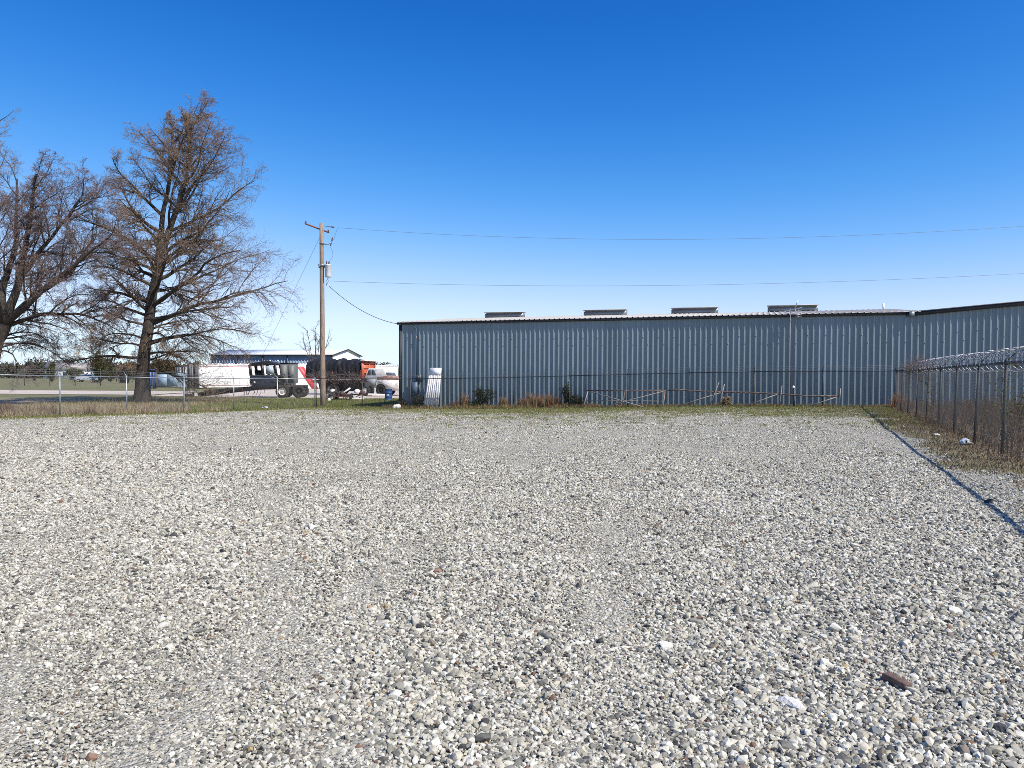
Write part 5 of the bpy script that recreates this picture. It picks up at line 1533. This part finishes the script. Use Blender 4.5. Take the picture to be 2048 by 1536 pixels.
# tufts creeping into the stone
def cond(x, y):
    db, dl, dr_ = dists(x, y); f = fbm(x, y, 2.6, 131)
    e_ = np.minimum(db * .22 + .8 * (x < -4), dl * 1.3)
    return (db > .2) & (dl > .2) & (dr_ > .3) & (rv.random(len(x)) < np.exp(-e_ / 1.25) * (.25 + 2.4 * np.clip(f - .38, 0, 1)) * 2.0)
T = scatter(34000, -22, 19, 22, 47, cond, rv)
k_ = rv.integers(6, 22, len(T)); P = np.repeat(T, k_, 0) + np.stack([rv.normal(0, .09, k_.sum()), rv.normal(0, .09, k_.sum()), np.zeros(k_.sum())], -1)
gpk.append(blades(P, rv.uniform(.03, .10, len(P)), .011, .8, GREEN + STRAW[:1] + [(.24, .21, .08), (.26, .22, .10)], rv))
print('TUFTS', len(T))
tag(build_blades('grass', gpk), 'short green and straw coloured grass around the edge of the lot', 'grass', kind='stuff')
# tall straw weeds along the left fence
def cond(x, y):
    db, dl, dr_ = dists(x, y); f = fbm(x, y, 1.8, 71)
    return (dl < .5) & (dl > -4.0) & (y < 40.5 + 1.5 * vnoise(x, y, 1.0, 9)) & (f > .40) & (y > 26)
P = scatter(90000, -28, -11, 26, 46, cond, rv)
wd = [blades(P, rv.uniform(.2, .55, len(P)), .007, .35, STRAW + [(.5, .43, .30)], rv)]
P2_ = P[(fbm(P[:, 0], P[:, 1], 1.1, 73) > .62)]
wd.append(blades(P2_, rv.uniform(.4, .8, len(P2_)), .008, .3, [(.20, .12, .09), (.24, .16, .11)], rv))
tag(build_blades('tall_weeds', wd), 'tall dry straw weeds along the left fence', 'weeds', kind='stuff')
# weeds along the wall behind the back fence
def cond(x, y):
    db, dl, dr_ = dists(x, y)
    return (db < .45) & (db > -1.1) & (x > -8) & (dr_ > -.2) & (fbm(x, y, 1.3, 81) > .33)
P = scatter(220000, -8.5, 19, 35.5, 47, cond, rv)
kx_ = P[:, 0]
hw = rv.uniform(.08, .30, len(P)) * (.5 + 1.0 * fbm(P[:, 0], P[:, 1], 1.0, 83)) * np.where(kx_ < 5, 1.15, .7)
wd = [blades(P, hw, .008, .45, STRAW[:2] + RUSTY[:2] + GREEN[:2] + BRAMBLE[:2], rv)]
tag(build_blades('wall_weeds', wd), 'low mixed weeds at the foot of the metal building wall', 'weeds', kind='stuff')
# bramble thicket behind and through the right fence
def cond(x, y):
    db, dl, dr_ = dists(x, y)
    return (dr_ < .35) & (dr_ > -5.5) & (db > -.9) & (y > -1)
P = scatter(62000, 3, 26, -1, 38, cond, rv)
_, _, dP = dists(P[:, 0], P[:, 1])
lump = fbm(P[:, 0], P[:, 1], 2.0, 91)
hgt = (.18 + .62 * sstep(.35, -1.0, dP)) * (.35 + 1.1 * lump) * np.where(P[:, 1] > 27, .75, 1.0)
bl = [blades(P, hgt * rv.uniform(.5, 1.25, len(P)), .006, .42, BRAMBLE + [(.17, .09, .05)], rv)]
# thin arching canes
kk = rv.random(len(P)) < .10
Pc = P[kk]; hc = hgt[kk]
Q = sweep(Pc, np.stack([rv.normal(0, .4, len(Pc)), rv.normal(0, .4, len(Pc)), np.ones(len(Pc))], -1), hc * rv.uniform(.8, 1.6, len(Pc)), 5, .2, -.06, rv)
v, f = tubes(Q, np.full((len(Pc), 5), .005) * np.linspace(1, .5, 5)[None], 3)
cl = np.repeat(np.concatenate([np.array(BRAMBLE)[rv.integers(0, 4, len(Pc))], np.ones((len(Pc), 1))], 1), 15, 0)
bl.append((v, [f], cl))
# a few greener and rusty leaves in it
kk = rv.random(len(P)) < .30
Pl = P[kk] + np.stack([np.zeros(kk.sum()), np.zeros(kk.sum()), hgt[kk] * rv.uniform(.1, 1.05, kk.sum())], -1)
n_ = len(Pl); u = unit(rv.normal(0, 1, (n_, 3))); w = unit(np.cross(u, rv.normal(0, 1, (n_, 3)))); s = .03 * rv.uniform(.5, 1.4, (n_, 1))
V = np.stack([Pl - u * s, Pl + u * s * .7 + w * s * .6, Pl + u * s * .7 - w * s * .6], 1).reshape(-1, 3)
gr_ = fbm(Pl[:, 0], Pl[:, 1], 1.6, 95)
cc = np.where((gr_ > .58)[:, None], np.array([.10, .115, .035]), np.array([.16, .085, .045])) * rv.uniform(.6, 1.4, (n_, 1))
bl.append((V, [np.arange(3 * n_).reshape(-1, 3)], np.repeat(np.concatenate([cc, np.ones((n_, 1))], 1), 3, 0)))
tag(build_blades('bramble_thicket', bl), 'brown bramble thicket behind the leaning right fence', 'brambles', kind='stuff')

# clumps in front of the wall, one by one
def clump(px_, d, h, w, cols, label, seed, n_=260, group='dry grass clumps along the metal building'):
    r = np.random.default_rng(seed); q = fpt(px_, d)
    a = r.uniform(0, 6.28, n_); rad = np.abs(r.normal(0, w * .4, n_))
    P = np.stack([rad * np.cos(a), rad * np.sin(a) * .6, np.zeros(n_)], -1)
    o = build_blades('dry_grass_clump', [blades(P, h * r.uniform(.45, 1.05, n_), .011, .22, cols, r)])
    o.location = q; tag(o, label, 'grass clump', group)
for k, (px_, h, w, lb) in enumerate(((911, .55, .5, 'low rusty grass clump right of the leaning white panel'), (928, 1.05, .55, 'tall rusty grass clump right of the leaning white panel'), (1008, .85, .5, 'rusty grass clump right of the dark vine'),
                                     (1043, .7, .5, 'short straw clump between two rusty clumps by the wall'), (1060, 1.05, .6, 'tall pale tipped grass clump at mid wall'), (1078, .85, .6, 'bushy rusty grass clump at mid wall'),
                                     (1096, 1.0, .6, 'tall rusty grass clump left of the dark shrub'), (1114, .8, .6, 'broad rusty grass clump beside the dark shrub'))):
    clump(px_, -.25 - .1 * (k % 3), h, w, RUSTY + STRAW[:2], lb, 200 + k)
clump(1800, .3, .9, .5, RUSTY, 'rust red weed clump at the fence corner', 231, 320, None)
clump(1813, .25, .55, .9, RUSTY + BRAMBLE[:2], 'low russet weed clump right of the fence corner', 232, 420, None)
def shrub(px_, d, h, w, label, seed, cols=DARKGREEN + [(.06, .075, .03)], n_=900, leaf=.05):
    r = np.random.default_rng(seed); q = fpt(px_, d)
    root = thing('shrub', q, 0, label, 'shrub')
    N_ = 9; a = r.uniform(0, 6.28, N_)
    Q = sweep(np.zeros((N_, 3)), np.stack([.35 * np.cos(a), .35 * np.sin(a), np.ones(N_)], -1), h * r.uniform(.7, 1.1, N_), 6, .15, .02, r)
    v, f = tubes(Q, np.full((N_, 6), .012) * np.linspace(1, .4, 6)[None], 4); new_mesh('stem', v, f, M['bark'], root)
    build_leaves('foliage', [leaf_mass(n_, r, 0, 0, h * .5, w / 2, w / 2.4, h * .5, leaf, cols, 16)], M['leafy'], root)
shrub(966, -.5, 1.45, 1.15, 'dark green shrub climbing the wall between rusty clumps', 301, n_=1300)
shrub(952, -.3, .5, .7, 'low olive shrub at the foot of the dark green one', 302, OLIVE)
shrub(1132, -.45, 1.55, .75, 'tall sparse dark shrub right of the rusty grass', 303)
shrub(1155, -.3, .8, .8, 'low dark green shrub beside the pipe gate', 304)
shrub(838, -.5, .8, .9, 'dark weedy shrub below the electrical box', 305, DARKGREEN + BRAMBLE[:1])
shrub(808, -.3, .6, .7, 'dark brown weedy shrub at the building corner', 306, BRAMBLE + DARKGREEN[:1])
shrub(1455, -.2, .5, .6, 'small pale weed tangle below the bent pipe rail', 307, STRAW)
# dead vine draped over the top of the right fence
rvn = np.random.default_rng(401)
NV = 300
a0, a1 = rtops[1], rtops[4]
t = np.clip(rvn.normal(.58, .22, NV), .05, 1)
st = np.array([tuple(a0.lerp(a1, float(x))) for x in t]) + np.stack([rvn.normal(.10, .10, NV), rvn.normal(0, .1, NV), rvn.uniform(-.08, .28, NV)], -1)
Q = sweep(st, np.stack([rvn.normal(0, .5, NV) - UR[0] * .2, rvn.normal(0, .8, NV), rvn.normal(0, .3, NV)], -1), rvn.uniform(.25, .8, NV), 5, .35, -.04, rvn)
v, f = tubes(Q, np.full((NV, 5), .006) * np.linspace(1, .5, 5)[None], 3)
vn = new_mesh('dead_vine', v, f, M['twig_red']); vn.location = rf.location
tag(vn, 'dead brown vine draped over the top of the right fence', 'vine')
# bare saplings through the right fence
for k, (px_, Y, h) in enumerate(((1990, 16.5, 1.7), (2035, 13.6, 1.9), (1850, 24.0, 1.9))):
    r = np.random.default_rng(500 + k); p = pix(px_, 800, Y); q = Vector((p.x + .3, Y, gz(p.x, Y)))
    root = thing('sapling', q, 0, ('green leaved sapling behind the right fence near the white bag', 'leafy sapling at the right edge of the picture', 'thin vine sapling climbing the right fence below the dead vine')[k], 'sapling')
    st = np.zeros((5, 3)); a = r.uniform(0, 6.28, 5)
    Q = sweep(st, np.stack([.18 * np.cos(a), .18 * np.sin(a), np.ones(5)], -1), h * r.uniform(.7, 1.1, 5), 8, .08, .02, r)
    Rr = np.full((5, 8), .008) * np.linspace(1, .4, 8)[None]
    Q1, R1_, L_ = grow(Q, Rr, np.full(5, h), 6, .2, .95, .7, .35, 5, .15, .0, .6, .003, r)
    V, Fs = merge([tubes(Q, Rr, 5), tubes(Q1, R1_, 3)]); new_mesh('stem', V, Fs, M['twig'], root)
    lf = Q1.reshape(-1, 3); lf = lf[r.integers(0, len(lf), 220)] + r.normal(0, .04, (220, 3))
    u = unit(r.normal(0, 1, lf.shape)); w = unit(np.cross(u, r.normal(0, 1, lf.shape))); s = .03 * r.uniform(.6, 1.4, (220, 1))
    V = np.stack([lf - u * s, lf + u * s * .7 + w * s * .6, lf + u * s * .7 - w * s * .6], 1).reshape(-1, 3)
    cc = np.array([(.11, .125, .035), (.15, .14, .05), (.09, .07, .04)])[r.integers(0, 3, 220)]
    new_mesh('leaves', V, np.arange(660).reshape(-1, 3), M['leafy'], root, attrs={'tint': ('FLOAT_COLOR', np.repeat(np.concatenate([cc, np.ones((220, 1))], 1), 3, 0))})
print('DONE')
